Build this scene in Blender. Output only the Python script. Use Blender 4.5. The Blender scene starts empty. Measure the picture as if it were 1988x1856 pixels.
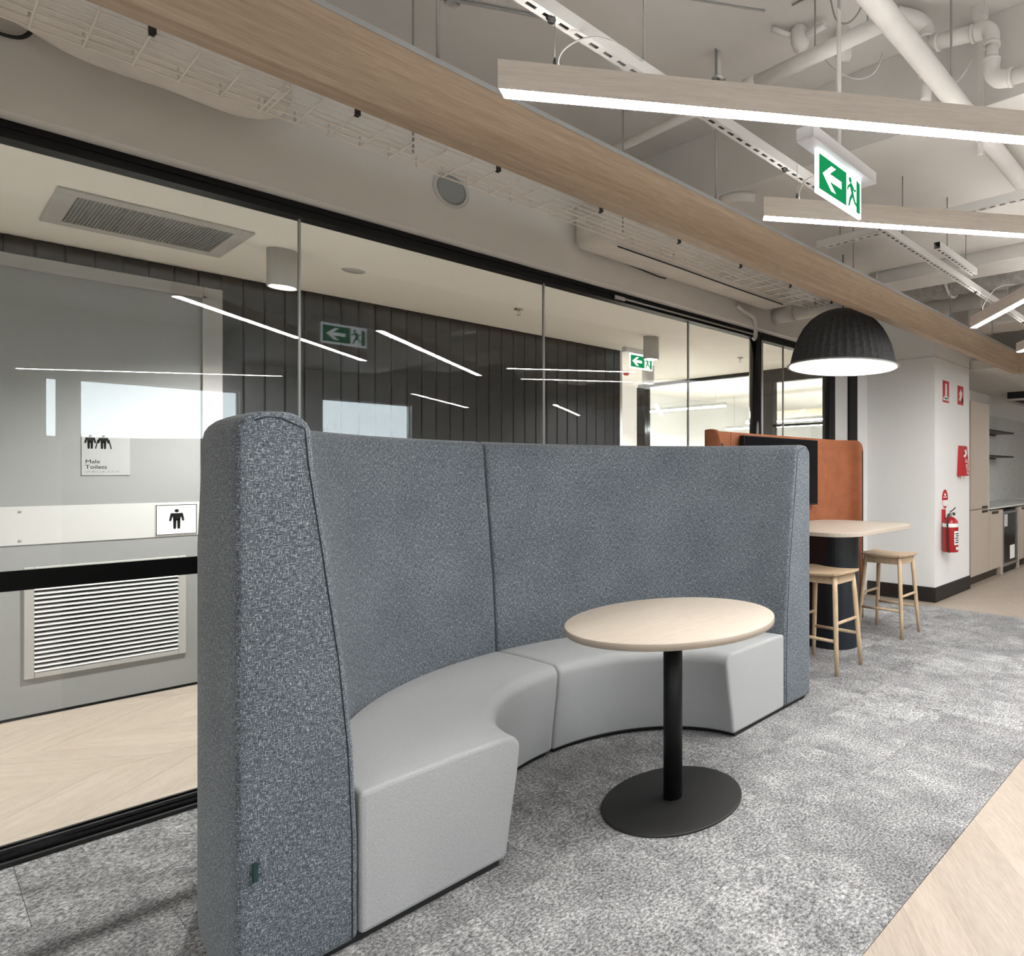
import bpy, bmesh, math, random
from mathutils import Vector, Matrix

random.seed(7)
SC = bpy.context.scene
COL = SC.collection
PI = math.pi

# ------------------------------------------------------------------ camera
# x runs along the glass wall, y towards it, z up; the frame is a crop of a wide shot
cam_d = bpy.data.cameras.new('camera')
cam = bpy.data.objects.new('camera', cam_d)
COL.objects.link(cam)
cam.location = (0, 0, 1.31)
cam.rotation_euler = (PI / 2, 0, math.radians(34.8367 - 90))
cam_d.sensor_width = 36
cam_d.lens = 1240 / 1988 * 36
cam_d.shift_x = (994 - 1575) / 1988
cam_d.shift_y = (916 - 928) / 1988
cam_d.clip_start = 0.02
SC.camera = cam

# ------------------------------------------------------------------ world, exposure
SKY = 4.0
w = bpy.data.worlds.new('overcast_sky')
SC.world = w
w.use_nodes = True
bg = w.node_tree.nodes['Background']
bg.inputs[0].default_value = (0.86, 0.93, 1.0, 1)
bg.inputs[1].default_value = SKY
SC.view_settings.view_transform = 'Standard'
SC.view_settings.look = 'None'
SC.view_settings.gamma = 1
SC.view_settings.use_curve_mapping = False
SC.view_settings.exposure = 1.5
BAR = 46.0        # radiance of the linear pendants
DOWN = 108.0       # watts of a corridor downlight
BACK_ROOM = 42.0


def lamp_spot(name, loc, watts, size=1.9, blend=0.6, radius=0.06, col=(1, .97, .93)):
    l = bpy.data.lights.new(name, 'SPOT')
    l.energy = watts
    l.spot_size = size
    l.spot_blend = blend
    l.shadow_soft_size = radius
    l.color = col
    o = bpy.data.objects.new(name, l)
    COL.objects.link(o)
    o.location = loc
    return o


# ------------------------------------------------------------------ materials
def new_mat(name):
    m = bpy.data.materials.new(name)
    m.use_nodes = True
    nt = m.node_tree
    return m, nt, nt.nodes['Principled BSDF'], nt.links


def mat(name, col, rough=.5, metal=0, spec=.5):
    m, nt, b, L = new_mat(name)
    b.inputs['Base Color'].default_value = (*col, 1)
    b.inputs['Roughness'].default_value = rough
    b.inputs['Metallic'].default_value = metal
    b.inputs['Specular IOR Level'].default_value = spec
    return m


def emit(name, col, strength):
    m = bpy.data.materials.new(name)
    m.use_nodes = True
    nt = m.node_tree
    nt.nodes.clear()
    e = nt.nodes.new('ShaderNodeEmission')
    e.inputs[0].default_value = (*col, 1)
    e.inputs[1].default_value = strength
    o = nt.nodes.new('ShaderNodeOutputMaterial')
    nt.links.new(e.outputs[0], o.inputs[0])
    return m


def node(nt, kind, **kw):
    n = nt.nodes.new(kind)
    for k, v in kw.items():
        setattr(n, k, v)
    return n


def coords(nt, L, src, scale, rot=(0, 0, 0)):
    tc = node(nt, 'ShaderNodeTexCoord')
    mp = node(nt, 'ShaderNodeMapping')
    mp.inputs['Scale'].default_value = scale
    mp.inputs['Rotation'].default_value = rot
    L.new(tc.outputs[src], mp.inputs[0])
    return mp.outputs[0]


def noise(nt, L, vec, scale=1, detail=3, rough=.55):
    n = node(nt, 'ShaderNodeTexNoise')
    n.inputs['Scale'].default_value = scale
    n.inputs['Detail'].default_value = detail
    n.inputs['Roughness'].default_value = rough
    L.new(vec, n.inputs['Vector'])
    return n.outputs['Fac']


def ramp(nt, L, fac, stops):
    r = node(nt, 'ShaderNodeValToRGB')
    els = r.color_ramp.elements
    while len(els) < len(stops):
        els.new(.5)
    for e, (p, c) in zip(els, stops):
        e.position = p
        e.color = (*c, 1)
    L.new(fac, r.inputs[0])
    return r.outputs[0]


def mixc(nt, L, a, b, fac, mode='MIX'):
    m = node(nt, 'ShaderNodeMix', data_type='RGBA', blend_type=mode)
    if isinstance(fac, (int, float)):
        m.inputs[0].default_value = fac
    else:
        L.new(fac, m.inputs[0])
    for s, v in ((6, a), (7, b)):
        if isinstance(v, tuple):
            m.inputs[s].default_value = (*v, 1)
        else:
            L.new(v, m.inputs[s])
    return m.outputs[2]


def mth(nt, L, op, a, b):
    m = node(nt, 'ShaderNodeMath', operation=op)
    for i, v in enumerate((a, b)):
        if isinstance(v, (int, float)):
            m.inputs[i].default_value = v
        else:
            L.new(v, m.inputs[i])
    return m.outputs[0]


def bump(nt, L, b, h, strength, dist=.002):
    n = node(nt, 'ShaderNodeBump')
    n.inputs['Strength'].default_value = strength
    n.inputs['Distance'].default_value = dist
    L.new(h, n.inputs['Height'])
    L.new(n.outputs[0], b.inputs['Normal'])


def paint(name, col, rough=.7, var=.06, scale=3, bumps=.15):
    m, nt, b, L = new_mat(name)
    v = coords(nt, L, 'Object', (1, 1, 1))
    n = noise(nt, L, v, scale, 4)
    lo = tuple(c * (1 - var) for c in col)
    hi = tuple(min(1, c * (1 + var)) for c in col)
    L.new(ramp(nt, L, n, [(.3, lo), (.7, hi)]), b.inputs['Base Color'])
    b.inputs['Roughness'].default_value = rough
    if bumps:
        bump(nt, L, b, noise(nt, L, v, 140, 2), bumps, .001)
    return m


def wood(name, lo, hi, src='Object', stretch=(1.2, 26, 26), rough=.5, tint=.0, scale=1.0, spec=.4):
    m, nt, b, L = new_mat(name)
    v = coords(nt, L, src, stretch)
    a = noise(nt, L, v, 1.6 * scale, 5, .6)
    c = ramp(nt, L, a, [(.28, lo), (.72, hi)])
    v2 = coords(nt, L, src, tuple(s * 5 for s in stretch))
    f = noise(nt, L, v2, 2.2 * scale, 3, .6)
    c = mixc(nt, L, c, ramp(nt, L, f, [(.35, tuple(x * .8 for x in lo)), (.6, hi)]), .35)
    if tint:
        oi = node(nt, 'ShaderNodeObjectInfo')
        k = mth(nt, L, 'ADD', mth(nt, L, 'MULTIPLY', oi.outputs['Random'], tint), 1 - tint / 2)
        hs = node(nt, 'ShaderNodeHueSaturation')
        L.new(c, hs.inputs['Color'])
        L.new(k, hs.inputs['Value'])
        c = hs.outputs[0]
    L.new(c, b.inputs['Base Color'])
    b.inputs['Roughness'].default_value = rough
    b.inputs['Specular IOR Level'].default_value = spec
    return m


def heather(name, dark, mid, light, src='UV', amt=.55, s1=(70, 420), bumpy=.4):
    """woven cloth: streaks of light and dark yarn running both ways"""
    m, nt, b, L = new_mat(name)
    a = noise(nt, L, coords(nt, L, src, (s1[0], s1[1], s1[1])), 1, 3, .6)
    c = noise(nt, L, coords(nt, L, src, (s1[1], s1[0], s1[1])), 1, 3, .6)
    f = noise(nt, L, coords(nt, L, src, (300, 300, 300)), 1, 2, .6)
    big = noise(nt, L, coords(nt, L, src, (4, 4, 4)), 1, 2, .5)
    s = mth(nt, L, 'ADD', mth(nt, L, 'MULTIPLY', mth(nt, L, 'MAXIMUM', a, c), .62),
            mth(nt, L, 'ADD', mth(nt, L, 'MULTIPLY', f, .3), mth(nt, L, 'MULTIPLY', big, .04)))
    col = ramp(nt, L, s, [(.42, dark), (.515, mid), (.64, light)])
    L.new(col, b.inputs['Base Color'])
    b.inputs['Roughness'].default_value = .95
    b.inputs['Specular IOR Level'].default_value = .15
    b.inputs['Sheen Weight'].default_value = .15
    bump(nt, L, b, s, bumpy, .003)
    return m


def carpet_mat():
    m, nt, b, L = new_mat('mottled_grey_carpet')
    oi = node(nt, 'ShaderNodeObjectInfo')
    tc = node(nt, 'ShaderNodeTexCoord')
    off = node(nt, 'ShaderNodeVectorMath', operation='SCALE')
    cv = node(nt, 'ShaderNodeCombineXYZ')
    for i in range(3):
        L.new(mth(nt, L, 'MULTIPLY', oi.outputs['Random'], (37., 91., 13.)[i]), cv.inputs[i])
    add = node(nt, 'ShaderNodeVectorMath', operation='ADD')
    L.new(tc.outputs['Object'], add.inputs[0])
    L.new(cv.outputs[0], add.inputs[1])

    def ns(scale, st=(1, 1, 1), det=3):
        mp = node(nt, 'ShaderNodeMapping')
        mp.inputs['Scale'].default_value = st
        L.new(add.outputs[0], mp.inputs[0])
        return noise(nt, L, mp.outputs[0], scale, det, .6)
    blot = ns(4.2, (1.3, .9, 1), 4)
    streak = ns(11, (2.2, .6, 1), 4)
    tuft = ns(105, (1, 1, 1), 3)
    fine = ns(260, (1, 1, 1), 2)
    s = mth(nt, L, 'ADD', mth(nt, L, 'MULTIPLY', blot, .72), mth(nt, L, 'MULTIPLY', streak, .28))
    base = ramp(nt, L, s, [(.34, (.185, .185, .19)), (.50, (.26, .26, .265)), (.70, (.385, .385, .385))])
    t = mth(nt, L, 'ADD', mth(nt, L, 'MULTIPLY', tuft, .65), mth(nt, L, 'MULTIPLY', fine, .35))
    k = ramp(nt, L, t, [(.38, (.34, .34, .34)), (.5, (.92, .92, .92)), (.63, (1.75, 1.75, 1.75))])
    c = mixc(nt, L, base, k, 1.0, 'MULTIPLY')
    hs = node(nt, 'ShaderNodeHueSaturation')
    L.new(c, hs.inputs['Color'])
    L.new(mth(nt, L, 'ADD', mth(nt, L, 'MULTIPLY', oi.outputs['Random'], .22), .9), hs.inputs['Value'])
    L.new(hs.outputs[0], b.inputs['Base Color'])
    b.inputs['Roughness'].default_value = 1
    b.inputs['Specular IOR Level'].default_value = .05
    bump(nt, L, b, t, .7, .006)
    return m


def glass_mat(name, tint=(.965, .98, .975), boost=1.0):
    """a flat pane: what passes straight through plus the mirror image at Fresnel strength"""
    m = bpy.data.materials.new(name)
    m.use_nodes = True
    nt = m.node_tree
    nt.nodes.clear()
    L = nt.links
    lw = node(nt, 'ShaderNodeLayerWeight')
    lw.inputs[0].default_value = .5
    t = node(nt, 'ShaderNodeBsdfTransparent')
    t.inputs[0].default_value = (*tint, 1)
    g = node(nt, 'ShaderNodeBsdfGlossy')
    g.inputs['Roughness'].default_value = 0
    mx = node(nt, 'ShaderNodeMixShader')
    # Schlick's rule for each of the two faces of the slab
    fac = mth(nt, L, 'ADD', mth(nt, L, 'MULTIPLY', mth(nt, L, 'POWER', lw.outputs['Facing'], 5.0), .9), .043 * boost)
    fac = mth(nt, L, 'MINIMUM', fac, 1.0)
    o = node(nt, 'ShaderNodeOutputMaterial')
    L.new(fac, mx.inputs[0])
    L.new(t.outputs[0], mx.inputs[1])
    L.new(g.outputs[0], mx.inputs[2])
    L.new(mx.outputs[0], o.inputs[0])
    return m


M = {}
M['slab'] = paint('grey_painted_slab', (.60, .58, .555), .8, .07, 1.5)
M['service'] = paint('grey_painted_services', (.62, .60, .575), .6, .05, 6)
M['lag'] = paint('pale_duct_wrap', (.62, .58, .53), .7, .07, 5, .3)
M['bulk'] = paint('warm_grey_wall_paint', (.66, .635, .60), .75, .03, 1)
M['white'] = paint('white_wall_paint', (.78, .78, .77), .7, .015, 1, .05)
M['offwhite'] = paint('offwhite_ceiling_paint', (.89, .875, .825), .8, .015, 1, .05)
M['greywall'] = paint('light_grey_wall_paint', (.62, .62, .61), .7, .02, 1, .05)
M['black'] = mat('black_powdercoat', (.006, .006, .007), .4, 0, .25)
M['blackmatt'] = mat('black_matt', (.012, .012, .012), .6)
M['blackgloss'] = mat('black_gloss', (.006, .006, .008), .12)
M['skirt'] = mat('black_skirting', (.016, .013, .011), .45)
M['charcoal'] = paint('charcoal_board', (.009, .0095, .011), .40, .1, 4, .05)
M['beam'] = wood('oak_veneer_beam', (.325, .23, .158), (.52, .40, .288), stretch=(1.0, 30, 30), rough=.5)
M['lightwood'] = wood('washed_oak_housing', (.66, .58, .515), (.80, .72, .65), stretch=(1.5, 40, 40), rough=.55)
M['floor'] = wood('pale_oak_floor', (.345, .287, .235), (.435, .372, .312), src='UV', stretch=(1.3, 12, 12), rough=.42, tint=.10)
M['floorbase'] = mat('oak_floor_base', (.33, .275, .222), .6)
M['laminate'] = wood('pale_maple_laminate', (.425, .368, .305), (.485, .425, .36), stretch=(2, 30, 30), rough=.4)
M['edge'] = mat('laminate_edge', (.36, .305, .25), .5)
M['stool'] = wood('light_ash', (.44, .315, .20), (.60, .455, .315), stretch=(30, 30, 3), rough=.45)
M['joinery'] = wood('pale_oak_joinery', (.42, .355, .295), (.50, .43, .365), stretch=(25, 25, 1.5), rough=.5)
M['joinerydark'] = mat('bronze_pull', (.055, .042, .033), .4, .4)
M['denim'] = heather('blue_grey_heather_cloth', (.036, .046, .060), (.100, .118, .138), (.48, .515, .545))
M['seat'] = heather('light_grey_cloth', (.30, .31, .315), (.37, .38, .383), (.44, .445, .445), s1=(120, 500), bumpy=.15)
M['seam'] = mat('dark_seam', (.015, .02, .028), .9)
M['tag'] = mat('green_label', (.004, .035, .03), .6)
M['orange'] = paint('rust_felt', (.29, .098, .042), .9, .16, 9, .3)
M['navy'] = mat('navy_laminate', (.010, .016, .023), .32)
M['screen'] = mat('dark_screen', (.004, .004, .005), .15)
M['steel'] = mat('brushed_steel', (.55, .55, .55), .3, 1)
M['wire'] = mat('cream_wire', (.76, .71, .64), .45)
M['zinc'] = mat('zinc_channel', (.60, .59, .57), .5, .2)
M['capping'] = mat('grey_metal_cap', (.42, .43, .44), .45, .3)
M['cable'] = mat('grey_cable', (.30, .29, .28), .6)
M['darkhole'] = mat('shadow_black', (.004, .004, .004), .9)
M['door'] = paint('grey_door_laminate', (.275, .28, .28), .45, .02, 1, 0)
M['doorframe'] = paint('pale_door_frame', (.38, .375, .36), .5, .02, 1, 0)
M['plate'] = mat('satin_white_plate', (.52, .52, .512), .4)
M['louvre'] = mat('white_louvre', (.86, .86, .84), .4)
M['signgrey'] = mat('silver_sign', (.40, .405, .40), .4, .2)
M['ink'] = mat('black_ink', (.004, .004, .004), .6, 0, .15)
M['signwhite'] = mat('white_sign', (.82, .82, .80), .5)
M['red'] = mat('signal_red', (.50, .012, .014), .4)
M['redgloss'] = mat('red_enamel', (.36, .008, .010), .25)
M['rubber'] = mat('black_rubber', (.012, .012, .012), .5)
M['lamp'] = None
M['glass'] = glass_mat('clear_pane')
M['glassin'] = glass_mat('inner_pane', (.95, .97, .96), 1.0)
M['joint'] = mat('silicone_joint', (.30, .30, .29), .25)
M['upglow'] = emit('uplight_strip', (1.0, .97, .93), BAR * .21)
M['bar'] = emit('linear_diffuser', (1.0, .985, .96), BAR)
M['barback'] = emit('linear_diffuser_back_room', (1.0, .985, .96), BACK_ROOM)
M['lampglow'] = emit('pendant_glow', (1.0, .97, .93), 1.7)
M['downglow'] = emit('downlight_glow', (1.0, .96, .9), 14)
M['exitwhite'] = emit('exit_sign_white', (.93, .97, 1.0), .80)
M['exitgreen'] = emit('exit_sign_green', (.012, .30, .10), .36)
M['exitcase'] = mat('exit_sign_case', (.80, .80, .84), .4)
M['blind'] = mat('white_blind', (.72, .74, .76), .8)
M['acmesh'] = mat('grey_grille', (.27, .29, .285), .5)


def felt_lamp():
    m, nt, b, L = new_mat('charcoal_felt')
    v = coords(nt, L, 'Object', (1, 1, 1))
    n = noise(nt, L, v, 60, 4, .7)
    L.new(ramp(nt, L, n, [(.3, (.018, .018, .019)), (.75, (.075, .075, .076))]), b.inputs['Base Color'])
    b.inputs['Roughness'].default_value = .85
    bump(nt, L, b, n, .3, .003)
    return m


def terrazzo():
    m, nt, b, L = new_mat('speckled_splashback')
    v = coords(nt, L, 'Object', (1, 1, 1))
    vo = node(nt, 'ShaderNodeTexVoronoi')
    vo.inputs['Scale'].default_value = 28
    L.new(v, vo.inputs['Vector'])
    c = ramp(nt, L, vo.outputs['Distance'], [(.12, (.20, .20, .19)), (.22, (.55, .55, .53)), (.6, (.60, .60, .58))])
    L.new(c, b.inputs['Base Color'])
    b.inputs['Roughness'].default_value = .4
    return m


def silver_foil():
    m, nt, b, L = new_mat('crinkled_duct_foil')
    v = coords(nt, L, 'Object', (1, 1, 1))
    n = noise(nt, L, v, 14, 5, .7)
    L.new(ramp(nt, L, n, [(.3, (.22, .215, .20)), (.7, (.42, .41, .39))]), b.inputs['Base Color'])
    b.inputs['Roughness'].default_value = .45
    b.inputs['Metallic'].default_value = .25
    bump(nt, L, b, n, .8, .03)
    return m


M['lamp'] = felt_lamp()
M['terrazzo'] = terrazzo()
M['foil'] = silver_foil()
M['carpet'] = carpet_mat()


# ------------------------------------------------------------------ mesh helpers
class MB:
    def __init__(self):
        self.bm = bmesh.new()
        self.uv = None

    def _uv(self):
        if self.uv is None:
            self.uv = self.bm.loops.layers.uv.new('UVMap')
        return self.uv

    def faces(self, pts, faces, smooth=False):
        vs = [self.bm.verts.new(p) for p in pts]
        out = []
        for f in faces:
            try:
                fc = self.bm.faces.new([vs[i] for i in f])
                fc.smooth = smooth
                out.append(fc)
            except ValueError:
                pass
        return out

    def box(self, x0, x1, y0, y1, z0, z1):
        p = [(x, y, z) for z in (z0, z1) for y in (y0, y1) for x in (x0, x1)]
        self.faces(p, [(0, 2, 3, 1), (4, 5, 7, 6), (0, 1, 5, 4), (2, 6, 7, 3), (0, 4, 6, 2), (1, 3, 7, 5)])
        return self

    def obox(self, o, ux, uy, uz):
        """box from corner o along three edge vectors"""
        o, ux, uy, uz = (Vector(v) for v in (o, ux, uy, uz))
        p = [o + ux * i + uy * j + uz * k for k in (0, 1) for j in (0, 1) for i in (0, 1)]
        self.faces(p, [(0, 2, 3, 1), (4, 5, 7, 6), (0, 1, 5, 4), (2, 6, 7, 3), (0, 4, 6, 2), (1, 3, 7, 5)])
        return self

    def tube(self, path, r, seg=8, cap=True, closed=False):
        """round bar along a path; r may be one radius or one per point"""
        path = [Vector(p) for p in path]
        n = len(path)
        rs = r if isinstance(r, (list, tuple)) else [r] * n
        rings = []
        up = None
        for i, p in enumerate(path):
            if closed:
                t = path[(i + 1) % n] - path[i - 1]
            else:
                t = path[min(i + 1, n - 1)] - path[max(i - 1, 0)]
            t.normalize()
            if up is None:
                up = Vector((0, 0, 1)) if abs(t.z) < .9 else Vector((1, 0, 0))
            a = t.cross(up)
            if a.length < 1e-5:
                a = t.orthogonal()
            a.normalize()
            b = t.cross(a).normalized()
            up = -b if up.dot(-b) > 0 else b
            rings.append([self.bm.verts.new(p + (a * math.cos(2 * PI * k / seg) + b * math.sin(2 * PI * k / seg)) * rs[i]) for k in range(seg)])
        m = n if closed else n - 1
        for i in range(m):
            A, B = rings[i], rings[(i + 1) % n]
            for k in range(seg):
                f = self.bm.faces.new((A[k], A[(k + 1) % seg], B[(k + 1) % seg], B[k]))
                f.smooth = True
        if cap and not closed:
            self.bm.faces.new(rings[0][::-1])
            self.bm.faces.new(rings[-1])
        return self

    def lathe(self, c, prof, seg=24, rib=0, nrib=0, axis='z', cap=True):
        """profile of (radius, height) turned about an axis through c"""
        c = Vector(c)
        rings = []
        for r, z in prof:
            ring = []
            for k in range(seg):
                a = 2 * PI * k / seg
                rr = r * (1 + rib * math.cos(nrib * a)) if rib else r
                x, y = rr * math.cos(a), rr * math.sin(a)
                v = Vector((x, y, z)) if axis == 'z' else (Vector((x, z, y)) if axis == 'y' else Vector((z, x, y)))
                ring.append(self.bm.verts.new(c + v))
            rings.append(ring)
        for A, B in zip(rings, rings[1:]):
            for k in range(seg):
                f = self.bm.faces.new((A[k], A[(k + 1) % seg], B[(k + 1) % seg], B[k]))
                f.smooth = True
        if cap:
            for ring in (rings[0], rings[-1]):
                try:
                    self.bm.faces.new(ring)
                except ValueError:
                    pass
        return self

    def prism(self, poly, z0, z1):
        """flat polygon in x, y raised from z0 to z1"""
        n = len(poly)
        p = [(x, y, z0) for x, y in poly] + [(x, y, z1) for x, y in poly]
        self.faces(p, [tuple(range(n))[::-1], tuple(range(n, 2 * n))] + [(i, (i + 1) % n, n + (i + 1) % n, n + i) for i in range(n)])
        return self

    def plate(self, poly, o, ux, uy, un, t):
        """flat polygon in the plane o + ux*x + uy*y, thickness t along un"""
        o, ux, uy, un = (Vector(v) for v in (o, ux, uy, un))
        n = len(poly)
        p = [o + ux * x + uy * y for x, y in poly] + [o + ux * x + uy * y + un * t for x, y in poly]
        self.faces(p, [tuple(range(n))[::-1], tuple(range(n, 2 * n))] + [(i, (i + 1) % n, n + (i + 1) % n, n + i) for i in range(n)])
        return self

    def uvbox(self, rot=0., off=(0, 0)):
        """planar map from above, turned by rot"""
        uv = self._uv()
        c, s = math.cos(rot), math.sin(rot)
        for f in self.bm.faces:
            for l in f.loops:
                x, y = l.vert.co.x, l.vert.co.y
                l[uv].uv = (x * c + y * s + off[0], -x * s + y * c + off[1])
        return self

    def mesh(self, name, m):
        bmesh.ops.recalc_face_normals(self.bm, faces=self.bm.faces[:])
        me = bpy.data.meshes.new(name)
        self.bm.to_mesh(me)
        self.bm.free()
        if m is not None:
            me.materials.append(m)
        return me


def link(name, me, parent=None, loc=None):
    o = bpy.data.objects.new(name, me)
    COL.objects.link(o)
    if parent:
        o.parent = parent
    if loc:
        o.location = loc
    return o


def part(name, mb, m, parent, bevel=0, seg=2, label=None, loc=None, angle=40):
    o = link(name, mb.mesh(name, m), parent, loc)
    if bevel:
        b = o.modifiers.new('bevel', 'BEVEL')
        b.width = bevel
        b.segments = seg
        b.limit_method = 'ANGLE'
        b.angle_limit = math.radians(angle)
        b.harden_normals = False
    if label:
        o['label'] = label
    return o


def struct(name, mb, m, bevel=0):
    o = part(name, mb, m, None, bevel)
    o['kind'] = 'structure'
    return o


def group_struct(name, loc=(0, 0, 0)):
    o = bpy.data.objects.new(name, None)
    COL.objects.link(o)
    o.location = loc
    o.empty_display_size = .1
    o['kind'] = 'structure'
    return o


def tag(o, label, cat, group=None):
    o['label'] = label
    o['category'] = cat
    if group:
        o['group'] = group
    return o


def thing(name, label, cat, loc=(0, 0, 0), rz=0, group=None):
    o = bpy.data.objects.new(name, None)
    COL.objects.link(o)
    o.location = loc
    o.rotation_euler = (0, 0, rz)
    o.empty_display_size = .1
    return tag(o, label, cat, group)


def dup(root, loc, rz, label, group=None):
    r = root.copy()
    COL.objects.link(r)
    r.location = loc
    r.rotation_euler = (0, 0, rz)
    r['label'] = label
    if group:
        r['group'] = group
    for ch in list(root.children):
        c = ch.copy()
        COL.objects.link(c)
        c.parent = r
        for g in ch.children:
            d = g.copy()
            COL.objects.link(d)
            d.parent = c
    return r


def B(x0, x1, y0, y1, z0, z1):
    return MB().box(x0, x1, y0, y1, z0, z1)


def capsule(p, q, w0, w1=None, n=7):
    """outline of a rounded limb from p to q"""
    w1 = w1 or w0
    dx, dy = q[0] - p[0], q[1] - p[1]
    a = math.atan2(dy, dx)
    out = []
    for k in range(n):
        t = a - PI / 2 + PI * k / (n - 1)
        out.append((q[0] + w1 * math.cos(t), q[1] + w1 * math.sin(t)))
    for k in range(n):
        t = a + PI / 2 + PI * k / (n - 1)
        out.append((p[0] + w0 * math.cos(t), p[1] + w0 * math.sin(t)))
    return out


def disc(c, r, n=20, ry=None):
    ry = ry or r
    return [(c[0] + r * math.cos(2 * PI * k / n), c[1] + ry * math.sin(2 * PI * k / n)) for k in range(n)]


def rrect(x0, x1, y0, y1, r, n=6):
    out = []
    for cx, cy, a in ((x1 - r, y0 + r, -PI / 2), (x1 - r, y1 - r, 0), (x0 + r, y1 - r, PI / 2), (x0 + r, y0 + r, PI)):
        for k in range(n + 1):
            t = a + PI / 2 * k / n
            out.append((cx + r * math.cos(t), cy + r * math.sin(t)))
    return out


def text_mesh(body, size, o, ux, uy, un, t=.0006, align='LEFT', space=1.0):
    """lettering as a thin mesh lying on a plane"""
    cu = bpy.data.curves.new('lettering', 'FONT')
    cu.body = body
    cu.size = size
    cu.align_x = align
    cu.space_line = space
    cu.offset = 0
    ob = bpy.data.objects.new('lettering', cu)
    COL.objects.link(ob)
    dg = bpy.context.evaluated_depsgraph_get()
    dg.update()
    me = bpy.data.meshes.new_from_object(ob.evaluated_get(dg))
    bpy.data.objects.remove(ob)
    bpy.data.curves.remove(cu)
    o, ux, uy, un = (Vector(v) for v in (o, ux, uy, un))
    for v in me.vertices:
        v.co = o + ux * v.co.x + uy * v.co.y + un * t
    return me


X, Y, Z = Vector((1, 0, 0)), Vector((0, 1, 0)), Vector((0, 0, 1))
GY = 3.45                                                     # plane of the glass wall

# ================================================================== floor
XMIN, XMAX, YMIN = -3.6, 13.5, -5.5
fl = MB()
fl.box(XMIN, XMAX, YMIN, 9.6, -.06, -.004)
floor = struct('floor', fl, M['floorbase'])

CX1, CY0, CY1 = 5.78, .876, 3.40          # carpeted strip
TS = (CY1 - CY0) / 5
tile_me = {}


def carpet_tile(x0, x1, y0, y1):
    w_, d_ = x1 - x0, y1 - y0
    key = (round(w_, 3), round(d_, 3))
    if key not in tile_me:
        g = .0006
        tile_me[key] = MB().box(-w_ / 2 + g, w_ / 2 - g, -d_ / 2 + g, d_ / 2 - g, -.004, 0).mesh('carpet_tile', M['carpet'])
    return link('carpet_tile', tile_me[key], floor, ((x0 + x1) / 2, (y0 + y1) / 2, random.choice((0, -.0002, -.0004))))


for j in range(5):
    y0 = CY0 + j * TS
    x1 = CX1
    first = TS * (.5 if j % 2 else 1)
    while x1 > -.7:
        x0 = x1 - first
        carpet_tile(x0, x1, y0, y0 + TS)
        x1, first = x0, TS


def clip(poly, x0, x1, y0, y1):
    for ax, lim, sgn in ((0, x0, 1), (0, x1, -1), (1, y0, 1), (1, y1, -1)):
        out = []
        for i, p in enumerate(poly):
            q = poly[(i + 1) % len(poly)]
            dp, dq = (p[ax] - lim) * sgn, (q[ax] - lim) * sgn
            if dp >= 0:
                out.append(p)
            if dp * dq < 0:
                t = dp / (dp - dq)
                out.append((p[0] + (q[0] - p[0]) * t, p[1] + (q[1] - p[1]) * t))
        poly = out
        if len(poly) < 3:
            return []
    return poly


def chevron(x0, x1, y0, y1, colw=.52, pw=.14):
    """oak boards laid in chevrons, each a piece of the floor"""
    h = pw * math.sqrt(2)
    c0 = int(math.floor(y0 / colw))
    c1 = int(math.ceil(y1 / colw))
    g = .0003
    for c in range(c0, c1):
        s = 1 if c % 2 else -1
        k = int(math.floor((x0 - colw) / h)) - 1
        while k * h < x1 + colw:
            a = k * h
            ya, yb = c * colw + g, (c + 1) * colw - g
            sx = s * colw
            off = 0 if s > 0 else colw
            poly = [(a + off + g, ya), (a + h + off - g, ya), (a + h + off + sx - g, yb), (a + off + sx + g, yb)]
            poly = clip(poly, x0, x1, y0, y1)
            k += 1
            if len(poly) < 3:
                continue
            ar = abs(sum(poly[i - 1][0] * poly[i][1] - poly[i][0] * poly[i - 1][1] for i in range(len(poly)))) / 2
            if ar < .002:
                continue
            mb = MB().prism(poly, -.004, random.choice((0, -.0002, -.0005)))
            mb.uvbox(math.radians(45 if s > 0 else 135), (random.uniform(0, 30), random.uniform(0, 30)))
            part('floor_plank', mb, M['floor'], floor)


chevron(1.0, CX1, -.30, CY0 - .002)
chevron(CX1 + .004, 9.4, .60, 2.62)
chevron(-.4, 1.7, 3.52, 5.36)

# ================================================================== shell: walls and ceilings
# slab over everything on this side of the glass wall
ceil = struct('ceiling', B(XMIN, XMAX, YMIN, 3.5, 3.35, 3.55), M['slab'])
struct('ceiling_downstand', B(2.80, 4.61, YMIN, 3.31, 2.95, 3.35), M['slab'], .004)
struct('ceiling_corridor', MB().box(XMIN, 6.12, 3.5, 9.6, 2.56, 2.62), M['offwhite'])
struct('ceiling_back_room', B(6.12, XMAX, 3.5, 9.6, 2.75, 2.82), M['offwhite'])
# bulkhead over the glass wall
struct('wall_left', B(XMIN, 7.0, 3.32, 3.5, 2.48, 3.35), M['bulk'])

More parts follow.
